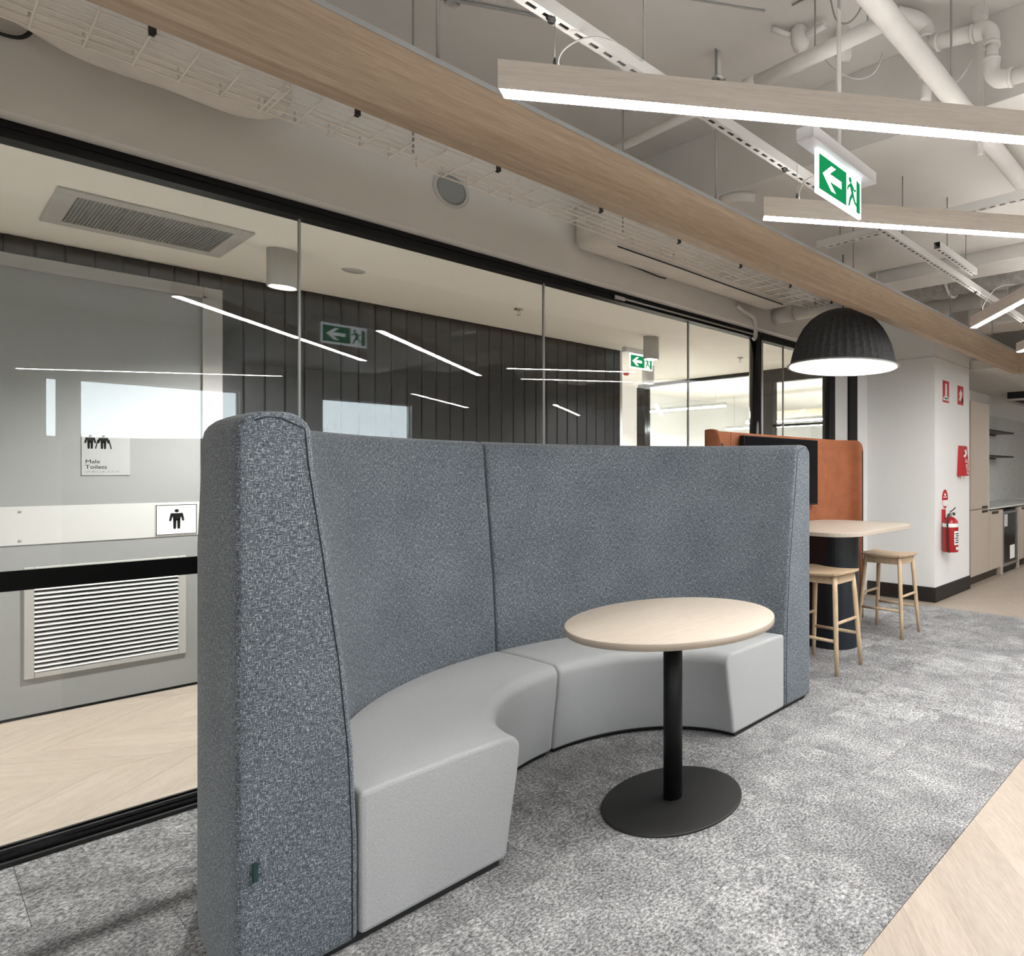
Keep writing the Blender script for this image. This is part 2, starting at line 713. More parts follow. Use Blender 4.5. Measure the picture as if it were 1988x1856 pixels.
# far wall of the corridor, boarded in charcoal; the toilet door stands in it
FY = 5.38
wc = struct('wall_corridor', B(XMIN, 4.28, FY + .02, FY + .16, 0, 2.56), M['charcoal'])
xb = 1.187
bw = .1077
while xb < 4.27:
    part('cladding_board', B(xb + .003, min(xb + bw, 4.285) - .003, FY, FY + .022, 0, 2.558), M['charcoal'], wc, .003, 1)
    xb += bw
xb = 1.187
while xb > -.9:
    part('cladding_board', B(xb - bw + .003, xb - .003, FY, FY + .022, 2.458, 2.558), M['charcoal'], wc, .003, 1)
    xb -= bw
struct('trim_1', B(4.275, 4.30, FY - .008, FY + .16, 0, 2.56), M['plate'])
struct('wall_corridor_left', B(XMIN, -.95, FY - .004, FY + .02, 0, 2.56), M['greywall'])
struct('baseboard_corridor', B(1.19, 4.27, FY - .008, FY, 0, .02), M['skirt'])

# door to the toilets
dr = group_struct('door_1', (0, FY, 0))
part('door_leaf', B(-.25, 1.098, -.012, .02, .012, 2.385), M['door'], dr, .002, 1)
fr = MB()
fr.box(1.098, 1.187, -.03, .02, 0, 2.456)
fr.box(-.34, -.25, -.03, .02, 0, 2.456)
fr.box(-.25, 1.098, -.03, .02, 2.385, 2.456)
f_ = part('door_frame', fr, M['doorframe'], dr, .003, 1)
part('door_stop', MB().box(1.092, 1.108, -.040, -.028, 0, 2.395).box(-.25, 1.108, -.040, -.028, 2.385, 2.40), M['doorframe'], dr)
part('threshold_gap', B(-.25, 1.098, -.014, .0, 0, .012), M['ink'], dr)
kp = part('push_plate', B(-.24, 1.094, -.0165, -.012, .922, 1.126), M['plate'], dr, label='satin white push plate across the door')
for zz in (1.100, .946):
    part('screw', MB().lathe((.382, -.0165, zz), [(.0, -.003), (.006, -.003), (.007, 0)], 10, axis='y'), M['cable'], kp)
gr = part('door_grille', MB().box(.394, .43, -.026, -.012, .205, .80).box(.985, 1.02, -.026, -.012, .205, .80)
          .box(.43, .985, -.026, -.012, .205, .235).box(.43, .985, -.026, -.012, .775, .80), M['doorframe'], dr, .003, 1)
part('grille_shade_sheet', B(.43, .985, -.0135, -.012, .235, .775), M['darkhole'], gr)  # black sheet standing in for the shade behind the slats
sl = MB().obox((.43, -.028, 0), (.555, 0, 0), (0, .0145, .010), (0, -.0006, .0022)).mesh('grille_slat', M['louvre'])
for k in range(22):
    link('grille_slat', sl, gr, (0, 0, .238 + k * .0243))

# wall with the two-way jog beyond the charcoal wall and the far end of the corridor
struct('wall_corridor_far', B(4.28, 6.16, 9.3, 9.45, -.06, 2.56), M['white'])
struct('wall_corridor_return', B(4.28, 4.34, FY + .16, 9.3, 0, 2.56), M['white'])
struct('wall_end_left', B(6.12, 6.2, 7.3, 9.3, 0, 2.56), M['white'])
struct('wall_end_right', B(6.12, 6.2, 3.50, 3.975, 0, 2.56), M['greywall'])
# room beyond the corridor end
struct('wall_back_room_far', B(XMAX - .1, XMAX, 3.5, 9.5, -.06, 2.75), M['white'])
struct('wall_back_room_left', B(6.12, XMAX, 9.3, 9.45, -.06, 2.75), M['white'])
struct('wall_back_room_right', B(7.0, XMAX, 3.30, 3.5, -.06, 3.35), M['white'])
struct('wall_back_room_head', B(6.12, 6.2, 3.5, 9.3, 2.56, 2.82), M['offwhite'])

# open-plan side: end walls and the window front behind the camera
struct('wall_near', B(XMIN - .1, XMIN, YMIN, 9.5, -.06, 3.55), M['white'])
struct('wall_right', B(XMAX, XMAX + .1, YMIN, 3.5, -.06, 3.55), M['white'])
WIN = [(-3.3, -.6), (1.08, 1.19), (1.37, 2.94), (3.97, 5.3)]
ZS, ZT = 1.75, 2.50
wb = MB()
wb.box(XMIN, XMAX, YMIN - .2, YMIN, -.06, ZS)
wb.box(XMIN, XMAX, YMIN - .2, YMIN, ZT, 3.55)
xa = XMIN
for a, b in WIN + [(XMAX, XMAX)]:
    wb.box(xa, a, YMIN - .2, YMIN, ZS, ZT)
    xa = b
struct('wall_back', wb, M['greywall'])
for i, (a, b) in enumerate(WIN):
    wn = group_struct('window_%d' % (i + 2), ((a + b) / 2, YMIN - .1, ZS))
    hw, t = (b - a) / 2, .015
    part('window_frame', MB().box(-hw, hw, -.03, .03, 0, t).box(-hw, hw, -.03, .03, ZT - ZS - t, ZT - ZS)
         .box(-hw, -hw + t, -.03, .03, t, ZT - ZS - t).box(hw - t, hw, -.03, .03, t, ZT - ZS - t), M['doorframe'], wn)
    part('pane', B(-hw + t, hw - t, -.003, .003, t, ZT - ZS - t), M['glassin'], wn)
    if hw > .3:
        part('roller_blind', B(-hw, hw, .11, .114, ZT - ZS, ZT - ZS + .55), M['blind'], wn)

# ------------------------------------------------------------------ column by the kitchen
struct('wall_column', B(5.98, 6.915, 2.648, 3.6, 0, 3.35), M['white'])
struct('trim_2', B(5.976, 6.918, 2.644, 3.32, 2.465, 2.48), M['bulk'])
struct('baseboard_column', MB().box(5.965, 6.915, 2.633, 2.648, 0, .145).box(5.965, 5.98, 2.648, 3.42, 0, .145), M['skirt'])
struct('trim_3', B(5.745, 5.98, 3.43, 3.47, 0, 2.48), M['white'])

# ================================================================== glass wall
gw = group_struct('window_1', (0, GY, 0))
part('header_rail', MB().box(XMIN, 5.75, -.035, .035, 2.42, 2.479).box(XMIN, 5.75, -.045, -.035, 2.455, 2.479).box(XMIN, 5.75, -.042, -.035, 2.42, 2.43), M['black'], gw)
part('floor_track', MB().box(XMIN, 5.75, -.058, .05, 0, .014), M['blackmatt'], gw)
part('floor_rail', MB().box(XMIN, 5.75, -.034, .03, .014, .034).box(XMIN, 5.75, -.026, -.012, .034, .048).box(XMIN, 5.75, .012, .026, .034, .048), M['blackgloss'], gw)
JO = [-2.5, -1.322, -.152, 1.018, 2.190, 3.360, 4.07]
edges = list(zip(JO, JO[1:])) + [(4.20, 4.516), (4.516, 5.22)]
for a, b in edges:
    pn = part('pane', B(a + .004, b - .004, -.006, .006, .034, 2.425), M['glass'], gw)
    part('marking_band', B(a + .004, b - .004, -.0072, -.0064, .907, .9755), M['ink'], pn, label='black marking band on the glass')
for a in JO[1:-1] + [4.516]:
    part('glazing_joint', B(a - .004, a + .004, -.007, .007, .048, 2.42), M['joint'], gw)
part('door_post', MB().tube([(4.135, 0, 0), (4.135, 0, 2.479)], .052, 20), M['blackgloss'], gw, label='black round post beside the doorway')
part('post_stile', B(4.185, 4.215, -.02, .02, .03, 2.42), M['doorframe'], gw)
part('door_stile', B(5.22, 5.33, -.03, .03, .03, 2.42), M['black'], gw)
part('side_panel', B(5.33, 5.585, -.015, .02, .03, 2.42), M['greywall'], gw)
part('end_stile', B(5.585, 5.745, -.04, .04, .0, 2.42), M['black'], gw)
part('sliding_gear', MB().box(2.72, 4.05, -.052, -.046, 2.437, 2.449).box(2.66, 2.74, -.056, -.045, 2.428, 2.452), M['steel'], gw)

# corridor end: black framed glazing and a door, bright room beyond
ge = group_struct('window_6', (6.15, 0, 0))
part('head_rail', MB().box(-.03, .03, 5.05, 7.3, 2.515, 2.56), M['black'], ge)
part('timber_head', MB().box(-.03, .03, 3.975, 5.05, 2.40, 2.56), M['skirt'], ge)
part('end_post', B(-.05, .05, 7.13, 7.3, 0, 2.515), M['blackgloss'], ge)
part('mid_post', MB().box(-.04, .04, 4.82, 5.05, 0, 2.40), M['skirt'], ge)
part('door_stile', B(-.035, .035, 3.975, 4.10, 0, 2.40), M['black'], ge)
part('door_rail', B(-.03, .03, 4.10, 4.82, 1.86, 1.885), M['black'], ge)
part('pane', B(-.005, .005, 5.05, 7.13, 0, 2.515), M['glassin'], ge)
part('pane', B(-.005, .005, 4.10, 4.82, 0, 1.86), M['glassin'], ge)
part('pane', B(-.005, .005, 4.10, 4.82, 1.885, 2.40), M['glassin'], ge)


# ================================================================== curved booth
BO = Vector((1.765, 2.08, 0))
BROT = math.radians(2.3)


def pol(r, a, n=2.0, ex=1.0, ey=1.0):
    """point at angle a (0 = right end, pi = left end) on a rounded outline"""
    c, s = math.cos(a), math.sin(a)
    k = (abs(c / ex) ** n + abs(s / ey) ** n) ** (-1 / n)
    return r * k * c, r * k * s


def arc_pts(p0, z0, a0, a1, r, n=5):
    return [(p0 + r * math.cos(a0 + (a1 - a0) * k / n), z0 + r * math.sin(a0 + (a1 - a0) * k / n)) for k in range(n + 1)]


def sweep(profile, A, m, name, parent, bevel, label=None, rout=None, uvs=1.15):
    """closed profile of (radius, height, share of the outer outline) carried round the booth"""
    bm = bmesh.new()
    uv = bm.loops.layers.uv.new('UVMap')
    n = len(profile)
    vl = [0]
    for k in range(n):
        p, q = profile[k], profile[(k + 1) % n]
        vl.append(vl[-1] + math.hypot(q[0] - p[0], q[1] - p[1]))
    rings = []
    for a in A:
        ring = []
        for r, z, o in profile:
            x0, y0 = pol(r, a)
            x1, y1 = pol(r, a, 2.5)
            ring.append(bm.verts.new((x0 + (x1 - x0) * o, y0 + (y1 - y0) * o, z)))
        rings.append(ring)
    for i in range(len(A) - 1):
        for k in range(n):
            k2 = (k + 1) % n
            f = bm.faces.new((rings[i][k], rings[i][k2], rings[i + 1][k2], rings[i + 1][k]))
            f.smooth = True
            us = (A[i] * uvs, A[i] * uvs, A[i + 1] * uvs, A[i + 1] * uvs)
            vv = (vl[k], vl[k + 1], vl[k + 1], vl[k])
            for l, u_, v_ in zip(f.loops, us, vv):
                l[uv].uv = (u_, v_)
    for ring, s in ((rings[0], 1), (rings[-1], -1)):
        f = bm.faces.new(ring[::-1] if s > 0 else ring)
        for l, (r, z, o) in zip(f.loops, (profile[::-1] if s > 0 else profile)):
            l[uv].uv = (r + 7.3 * s, z)
    bmesh.ops.recalc_face_normals(bm, faces=bm.faces[:])
    me = bpy.data.meshes.new(name)
    bm.to_mesh(me)
    bm.free()
    me.materials.append(m)
    o = link(name, me, parent)
    if bevel:
        b = o.modifiers.new('bevel', 'BEVEL')
        b.width = bevel
        b.segments = 3
        b.limit_method = 'ANGLE'
        b.angle_limit = math.radians(60)
    if label:
        o['label'] = label
    return o


def back_profile():
    p = [(1.030, .018, 0), (1.030, .30, 0), (1.040, .55, 0), (1.062, .80, 0), (1.100, 1.10, 0), (1.130, 1.33, 0)]
    p += [(r, z, .0) for r, z in arc_pts(1.192, 1.408, PI * 1.02, PI / 2, .056, 5)]
    p += [(r, z, .75) for r, z in arc_pts(1.232, 1.404, PI / 2, 0, .058, 5)]
    p += [(1.290, 1.1, 1), (1.290, .7, 1), (1.290, .3, 1), (1.290, .018, 1)]
    return p


def seat_profile():
    p = [(.592, .020, 0), (.575, .14, 0), (.552, .28, 0)]
    p += [(r, z, 0) for r, z in arc_pts(.590, .372, PI * 1.05, PI / 2, .048, 6)]
    p += [(.75, .423, 0), (.95, .421, 0), (1.026, .418, 0), (1.026, .020, 0)]
    return p


def booth(name, label, a0, a1):
    t = thing(name, label, 'sofa', BO, BROT, 'quarter circle booth sofas')
    N = 30
    A = [a0 + (a1 - a0) * k / N for k in range(N + 1)]
    bk = sweep(back_profile(), A, M['denim'], 'backrest', t, .016, 'blue grey heather upholstered high back')
    sweep(seat_profile(), A, M['seat'], 'seat', t, .014, 'light grey upholstered curved seat')
    sweep([(.615, 0, 0), (.615, .03, 0), (1.262, .03, .9), (1.262, 0, .9)], [a0 + (a1 - a0) * (.012 + .97 * k / N) for k in range(N + 1)], M['blackmatt'], 'plinth', t, 0, 'black recessed plinth')
    # welt line along the inner edge of the open end, and the seat's welt
    end = 0 if a0 == 0 else PI
    s = 1 if end == 0 else -1
    y = -.0006
    pr = [(r + .016, z) for r, z, o in back_profile()[:8]] + [(1.205, 1.447), (1.232, 1.448), (1.258, 1.437)]
    sm = MB().tube([(s * r, y, z) for r, z in pr], .0016, 5)
    part('welt', sm, M['seam'], bk)
    return t


bl = booth('booth_sofa', 'curved high back booth sofa with its tall end nearest the camera', PI, PI / 2 + .0022)
brt = booth('booth_sofa', 'curved high back booth sofa whose seat runs behind the round table to the bar table', 0, PI / 2 - .0022)
part('fabric_tag', B(-1.262, -1.253, -.012, .004, .30, .345), M['tag'], bl, label='small dark green sewn tag')

# ================================================================== round table
rt = thing('round_table', 'round pale wood pedestal table with black stem and disc base', 'table', (1.782, 1.915, 0))
tt = MB().lathe((0, 0, 0), [(0, .703), (.403, .703), (.405, .705), (.405, .7275), (.403, .729), (0, .729)], 96, cap=False)
top_ = part('tabletop', tt, M['laminate'], rt)
part('edge_band', MB().lathe((0, 0, 0), [(.4053, .7045), (.4062, .7055), (.4062, .7265), (.4053, .7275)], 96, cap=False), M['edge'], top_)
part('stem', MB().tube([(0, 0, .010), (0, 0, .700)], .0375, 28), M['black'], rt)
part('mounting_plate', MB().lathe((0, 0, 0), [(0, .694), (.14, .694), (.14, .7025), (0, .7025)], 28, cap=False), M['black'], rt)
part('base_disc', MB().lathe((0, 0, 0), [(0, 0), (.272, 0), (.2745, .0025), (.2735, .007), (.268, .0095), (0, .0125)], 72, cap=False), M['blackmatt'], rt)

# ================================================================== timber beam and what hangs on it
BZ0, BZ1, BF, BBk, BEND = 2.379, 2.588, 2.10, 2.177, 6.92
bt = thing('timber_beam', 'long oak clad ceiling beam with grey cap running over the booth', 'beam', (2, BF, BZ0))
part('face_board', B(XMIN - 2 + .01, BEND - 2, 0, .012, 0, BZ1 - BZ0), M['beam'], bt, .001, 1)
part('soffit_board', B(XMIN - 2 + .01, BEND - 2, .012, .065, 0, .012), M['beam'], bt)
part('rear_board', B(XMIN - 2 + .01, BEND - 2 - .0, .065, .077, 0, BZ1 - BZ0), M['beam'], bt)
part('metal_cap', MB().box(XMIN - 2 + .01, BEND - 2, -.004, .081, BZ1 - BZ0, BZ1 - BZ0 + .014).box(XMIN - 2 + .01, BEND - 2, -.004, .0, BZ1 - BZ0 - .004, BZ1 - BZ0), M['capping'], bt)
for x in (-.6, .990, 2.266, 3.55, 5.15, 6.2):
    top = 3.35 if not 2.8 < x < 4.61 else 2.95
    part('hanger_rod', MB().tube([(x - 2, .038, BZ1 - BZ0), (x - 2, .038, top - BZ0)], .005, 6), M['cable'], bt)
b2 = thing('timber_beam', 'short visible oak beam returning at the corner near the kitchen', 'beam', (BEND, BF, BZ0))
part('face_board', B(.003, .015, -4.6, .077, 0, BZ1 - BZ0), M['beam'], b2)
part('soffit_board', B(.015, .068, -4.6, .077, 0, .012), M['beam'], b2)
part('rear_board', B(.068, .08, -4.6, .077, 0, BZ1 - BZ0), M['beam'], b2)
part('metal_cap', B(.003, .084, -4.6, .081, BZ1 - BZ0, BZ1 - BZ0 + .014), M['capping'], b2)
for y in (-1, -3):
    part('hanger_rod', MB().tube([(.04, y, BZ1 - BZ0), (.04, y, 3.35 - BZ0)], .005, 6), M['cable'], b2)

# wire cable tray behind the beam
TZ, TY0, TY1, TX1 = 2.55, 2.557, 2.803, 3.97
ct = thing('cable_tray', 'cream wire mesh cable tray hung behind the timber beam', 'cable tray', (0, TY0, TZ))
W = TY1 - TY0
lw = MB().tube([(-1.2, 0, 0), (TX1, 0, 0)], .0030, 6).mesh('long_wire', M['wire'])
for k in range(6):
    link('long_wire', lw, ct, (0, W * k / 5, 0))
for y in (-.001, W + .001):
    for z in (.026, .052):
        link('long_wire', lw, ct, (0, y, z))
cw = MB().tube([(0, -.003, .054), (0, -.003, -.003), (0, W + .003, -.003), (0, W + .003, .054)], .0030, 6).mesh('cross_wire', M['wire'])
x = -1.184
while x < TX1:
    link('cross_wire', cw, ct, (x, 0, 0))
    x += .1
for x in (.732, 3.73):
    link('cross_wire', cw, ct, (x, 0, 0))
clipm = MB().box(-.008, .008, -.012, -.003, -.006, .024).box(-.006, .006, -.003, .007, -.009, -.004).mesh('black_clip', M['rubber'])
for k in range(-2, 8):
    link('black_clip', clipm, ct, (.416 + .501 * k, 0, 0))
hg = MB().tube([(0, W / 2, -.004), (0, W / 2, .8)], .004, 6).mesh('hanger', M['cable'])
for x in (-.35, 1.15, 2.15, 3.9):
    link('hanger', hg, ct, (x, 0, 0))


# ================================================================== linear pendants
def linear_light(p, q, label, first=[None], glow='bar', z=2.342):
    """slim oak bar from p to q with a glowing strip below, hung on two wires"""
    d = Vector((q[0] - p[0], q[1] - p[1], 0))
    ln = d.length
    a = math.atan2(d.y, d.x)
    t = thing('linear_pendant_light', label, 'pendant light', (p[0], p[1], z), a, 'linear pendant lights')
    hs = MB().box(0, ln, -.026, -.0235, 0, .078).box(0, ln, .0235, .026, 0, .078).box(0, .003, -.0235, .0235, 0, .078).box(ln - .003, ln, -.0235, .0235, 0, .078).box(.003, ln - .003, -.0235, .0235, .030, .078)
    h = part('housing', hs, M['lightwood'], t)
    part('diffuser', MB().box(.0035, ln - .0035, -.023, .023, .0008, .028), M[glow], t)
    part('uplight_strip', B(.02, ln - .02, -.012, .012, .078, .080), M['upglow'], t)
    for s in (.14, ln - .14):
        ww = part('suspension_wire', MB().tube([(s, 0, .078), (s, 0, 2.570 - z)], .0012, 5), M['cable'], t)
        part('wire_gripper', MB().lathe((s, 0, .078), [(.002, 0), (.005, .004), (.005, .022), (.002, .034)], 8), M['rubber'], ww)
    s0 = .14
    cp = [(s0 + .012, .004, .078), (s0 + .008, .004, .11), (s0 + .02, .02, .15), (s0 + .05, .04, .19), (s0 + .10, .06, .22), (s0 + .16, .09, .225), (s0 + .22, .14, .215)]
    part('power_cable', MB().tube(smooth(cp, 4), .0028, 6), M['cable'], t)
    return t


def smooth(p, k=5):
    """Catmull-Rom through the points"""
    p = [Vector(v) for v in p]
    out = []
    for i in range(len(p) - 1):
        a, b, c, d = p[max(i - 1, 0)], p[i], p[i + 1], p[min(i + 2, len(p) - 1)]
        for j in range(k):
            t = j / k
            out.append(.5 * ((2 * b) + (c - a) * t + (2 * a - 5 * b + 4 * c - d) * t * t + (3 * b - a - 3 * c + d) * t ** 3))
    out.append(p[-1])
    return out


linear_light((.946, 1.690), (2.50, .09), 'long linear pendant light beside the timber beam nearest the camera')
linear_light((2.02, 1.645), (3.60, .05), 'linear pendant light with its lit end behind the green exit sign')
linear_light((4.43, 1.665), (3.50, .76), 'linear pendant light slanting the other way above the far part of the beam')
linear_light((5.55, 1.68), (3.99, .20), 'linear pendant light just showing at the right edge by the beam corner')
linear_light((.70, -3.27), (2.39, -1.73), 'linear pendant light seen mirrored in the glass over the toilet door')
linear_light((3.92, -2.26), (5.30, -3.55), 'linear pendant light seen mirrored in the glass right of the mirrored window')
linear_light((5.78, -1.93), (7.20, -3.30), 'linear pendant light seen mirrored as a short slanting stroke near the third joint')
linear_light((6.62, -.60), (8.10, -2.10), 'linear pendant light seen mirrored as the rightmost short stroke')
linear_light((-1.3, 1.0), (-2.6, -.3), 'linear pendant light left of and behind the camera')
linear_light((-2.2, -1.2), (-.7, -2.8), 'linear pendant light behind the camera')
linear_light((7.9, 1.5), (9.4, 0.0), 'linear pendant light over the kitchen floor')

# slotted channels that carry the lights
def channel(name, label, p, q, z, w_=.041, slot0=0.):
    d = Vector((q[0] - p[0], q[1] - p[1], 0))
    ln = d.length
    t = thing(name, label, 'channel', (p[0], p[1], z), math.atan2(d.y, d.x), 'slotted ceiling channels')
    h = w_ / 2
    n = int(ln / .05)
    mb = MB()
    mb.box(0, ln, -h, -.0068, 0, .002).box(0, ln, .0068, h, 0, .002)
    mb.box(0, ln, -h, -h + .002, .002, .041).box(0, ln, h - .002, h, .002, .041)
    x = 0
    for k in range(n + 1):
        mb.box(k * .05, min(k * .05 + .021, ln), -.0068, .0068, 0, .002)
    part('channel_rail', mb, M['zinc'], t)
    part('shade_plate', B(.001, ln - .001, -h + .002, h - .002, .036, .040), M['darkhole'], t)  # black plate paints the unlit inside seen through the slots
    m = max(1, int(ln / 1.6))
    for k in range(m + 1):
        s = .15 + (ln - .3) * k / m
        x_ = p[0] + d.x / ln * s
        top = 2.95 if 2.8 < x_ < 4.61 else 3.35
        part('hanger_rod', MB().tube([(s, 0, .041), (s, 0, top - z)], .004, 6), M['cable'], t)
    return t


c1 = channel('slotted_channel', 'slotted grey channel carrying the linear lights parallel to the beam', (-.6, 1.61), (7.0, 1.61), 2.572)
for x in (1.045, 2.118, 4.33, 5.45):
    part('bolt', MB().lathe((x + .6, 0, -.012), [(0, 0), (.009, 0), (.009, .008), (.013, .008), (.013, .012), (0, .012)], 10, cap=False), M['rubber'], c1)
channel('slotted_channel', 'slotted channel crossing from the beam cap under the exit sign', (3.09, 2.10), (3.09, -.5), 2.614)
channel('slotted_channel', 'short slotted channel beside the longer one near the foil duct', (3.45, 1.515), (4.05, 1.515), 2.60)

# ================================================================== exit signs
def exit_sign(name, label, loc, drop):
    """illuminated running man sign hanging below a flat white case; both faces point left"""
    t = thing(name, label, 'exit sign', loc)
    w2, h = .147, .150
    cs = part('case', B(-.215, .215, -.036, .036, .0, .046), M['exitcase'], t, .004, 2)
    if drop:
        part('hanger_bar', B(-.011, .011, -.003, .003, .046, .56), M['service'], t)
        part('hanger_rod', MB().tube([(0, 0, .56), (0, 0, drop)], .006, 8), M['cable'], t)
    pl = part('lit_panel', B(-w2, w2, -.006, .006, -h, .002), M['exitwhite'], t)
    for s in (-1, 1):
        o, ux, uy, un = Vector((0, s * .0062, -h / 2)), X, Z, Vector((0, s, 0))
        g = MB()
        k = .137
        g.plate([(-k, -.060), (.040, -.060), (.040, .060), (-k, .060)], o, ux, uy, un, .0006)
        # door leaf at the right of the man, thin top line
        g.plate([(.112, -.060), (k, -.060), (k, .052), (.112, .060)], o, ux, uy, un, .0006)
        part('green_field', g, M['exitgreen'], pl)
        aw = MB()
        o2 = o + un * .0008
        ax = -.050
        aw.plate([(ax - .066, 0), (ax - .012, .044), (ax + .018, .044), (ax - .022, .013), (ax - .022, -.013), (ax + .018, -.044), (ax - .012, -.044)], o2, ux, uy, un, .0005)
        aw.plate([(ax - .03, -.013), (ax + .056, -.013), (ax + .056, .013), (ax - .03, .013)], o2, ux, uy, un, .0004)
        part('white_arrow', aw, M['exitwhite'], pl)
        mn = MB()
        mx = .078
        mn.plate(disc((mx - .012, .044), .010, 14), o2, ux, uy, un, .0005)
        for p, q, a, b in (((mx - .006, .026), (mx + .006, -.006), .0095, .008), ((mx - .008, .028), (mx - .027, .014), .005, .004), ((mx - .027, .014), (mx - .030, .004), .004, .0035),
                           ((mx, .028), (mx + .018, .012), .005, .004), ((mx + .018, .012), (mx + .026, .018), .004, .0035),
                           ((mx + .004, -.004), (mx - .012, -.026), .007, .006), ((mx - .012, -.026), (mx - .020, -.050), .006, .005),
                           ((mx + .006, -.006), (mx + .020, -.028), .007, .006), ((mx + .020, -.028), (mx + .034, -.036), .006, .005)):
            mn.plate(capsule(p, q, a, b), o2, ux, uy, un, .0005)
        part('running_man', mn, M['exitgreen'], pl)
    return t


exit_sign('exit_sign', 'green left arrow exit sign hanging below the ceiling by the beam', (1.948, 1.234, 2.417), 3.35 - 2.417)
exit_sign('exit_sign', 'green left arrow exit sign behind the glass in the corridor', (4.40, 5.2, 2.514), 0)

# ================================================================== ribbed pendant over the bar table
LX, LY, LZ = 4.10, 2.56, 2.092
pd = thing('dome_pendant_lamp', 'large charcoal ribbed dome pendant lamp over the bar table', 'lamp', (LX, LY, LZ))
prof = [(.424, .004), (.418, .010), (.405, .018), (.398, .05), (.384, .11), (.366, .17), (.340, .23), (.305, .29), (.258, .345), (.205, .385), (.150, .415), (.09, .435), (.03, .445)]
seg = 320
shell = MB()
bm = shell.bm
rings = []
for r, z in prof:
    amp = .040 * min(1, r / .22) * min(1, max(0, (z - .012)) / .05)
    ring = []
    for k in range(seg):
        a = 2 * PI * k / seg
        rr = r * (1 - amp * .6 + amp * (1 - 2 * abs(math.sin(20 * a)) ** .8) * .5)
        ring.append(bm.verts.new((rr * math.cos(a), rr * math.sin(a), z)))
    rings.append(ring)
for A_, B_ in zip(rings, rings[1:]):
    for k in range(seg):
        f = bm.faces.new((A_[k], A_[(k + 1) % seg], B_[(k + 1) % seg], B_[k]))
        f.smooth = True
bm.faces.new(rings[-1])
part('shade', shell, M['lamp'], pd)
part('rim', MB().lathe((0, 0, 0), [(.400, .012), (.419, 0.0), (.4255, .003), (.4255, .008), (.418, .012)], 88, cap=False), M['cable'], pd, label='pale felt rim')
part('inner_lining', MB().lathe((0, 0, 0), [(.410, .004), (.368, .05), (.345, .11), (.300, .22), (.215, .33), (.12, .385), (.02, .40)], 64, cap=False), M['signwhite'], pd)
part('diffuser', MB().lathe((0, 0, 0), [(0, .004), (.405, .004), (.405, .008), (0, .008)], 64, cap=False), M['lampglow'], pd, label='glowing white diffuser')
part('cord', MB().tube([(0, 0, .44), (0, 0, 2.95 - LZ)], .004, 8), M['rubber'], pd)

# ================================================================== bar table, screen wall, stools
ba = thing('bar_table', 'pale wood bar table on a dark navy rounded base', 'table', (4.10, 2.18, 0))
part('tabletop', MB().prism(rrect(-.53, .53, 0, .90, .20, 8), .872, .900), M['laminate'], ba, .003, 2)
part('base', MB().prism([(.165 * math.cos(t), .43 + .165 * math.sin(t)) for t in [PI + PI * k / 20 for k in range(21)]] + [(.165, .86), (-.165, .86)], 0, .872), M['navy'], ba, label='dark navy rounded base')

ms = thing('screen_wall', 'rust orange curved wrap screen standing behind the bar table', 'screen', (4.04, 3.1, 0))
# plan of the wrap: back panel with two short forward wings, rounded in plan and at the top corners
def wrap_outline(x0, x1, depth, r, n=8):
    pts = [(x0, -depth)]
    for k in range(n + 1):
        t = PI - PI / 2 * k / n
        pts.append((x0 + r + r * math.cos(t), -r + r * math.sin(t)))
    for k in range(n + 1):
        t = PI / 2 - PI / 2 * k / n
        pts.append((x1 - r + r * math.cos(t), -r + r * math.sin(t)))
    pts.append((x1, -depth))
    return pts


def ribbon(pts, th, ztop, rc):
    """upright panel following pts, thickness th outward, free top corners rounded by rc"""
    d = [0]
    for a, b in zip(pts, pts[1:]):
        d.append(d[-1] + math.hypot(b[0] - a[0], b[1] - a[1]))
    # resample the ends finely so that the corner rounding shows
    dense = []
    for (a, b, da, db) in zip(pts, pts[1:], d, d[1:]):
        k = max(1, int((db - da) / .012)) if (da < .16 or db > d[-1] - .16) else 1
        for j in range(k):
            t = j / k
            dense.append((a[0] + (b[0] - a[0]) * t, a[1] + (b[1] - a[1]) * t, da + (db - da) * t))
    dense.append((*pts[-1], d[-1]))
    mb = MB()
    v = []
    for i, (x, y, s) in enumerate(dense):
        p0, p1 = dense[max(i - 1, 0)], dense[min(i + 1, len(dense) - 1)]
        tx, ty = p1[0] - p0[0], p1[1] - p0[1]
        l = math.hypot(tx, ty)
        nx, ny = -ty / l, tx / l
        e = min(s, d[-1] - s)
        zt = ztop - (rc - math.sqrt(max(0, rc * rc - (rc - e) ** 2)) if e < rc else 0)
        v.append([mb.bm.verts.new(c) for c in ((x, y, 0), (x, y, zt), (x + nx * th, y + ny * th, zt), (x + nx * th, y + ny * th, 0))])
    for a, b in zip(v, v[1:]):
        for k in range(4):
            f = mb.bm.faces.new((a[k], a[(k + 1) % 4], b[(k + 1) % 4], b[k]))
            f.smooth = k in (0, 2)
    mb.bm.faces.new(v[0])
    mb.bm.faces.new(v[-1][::-1])
    return mb


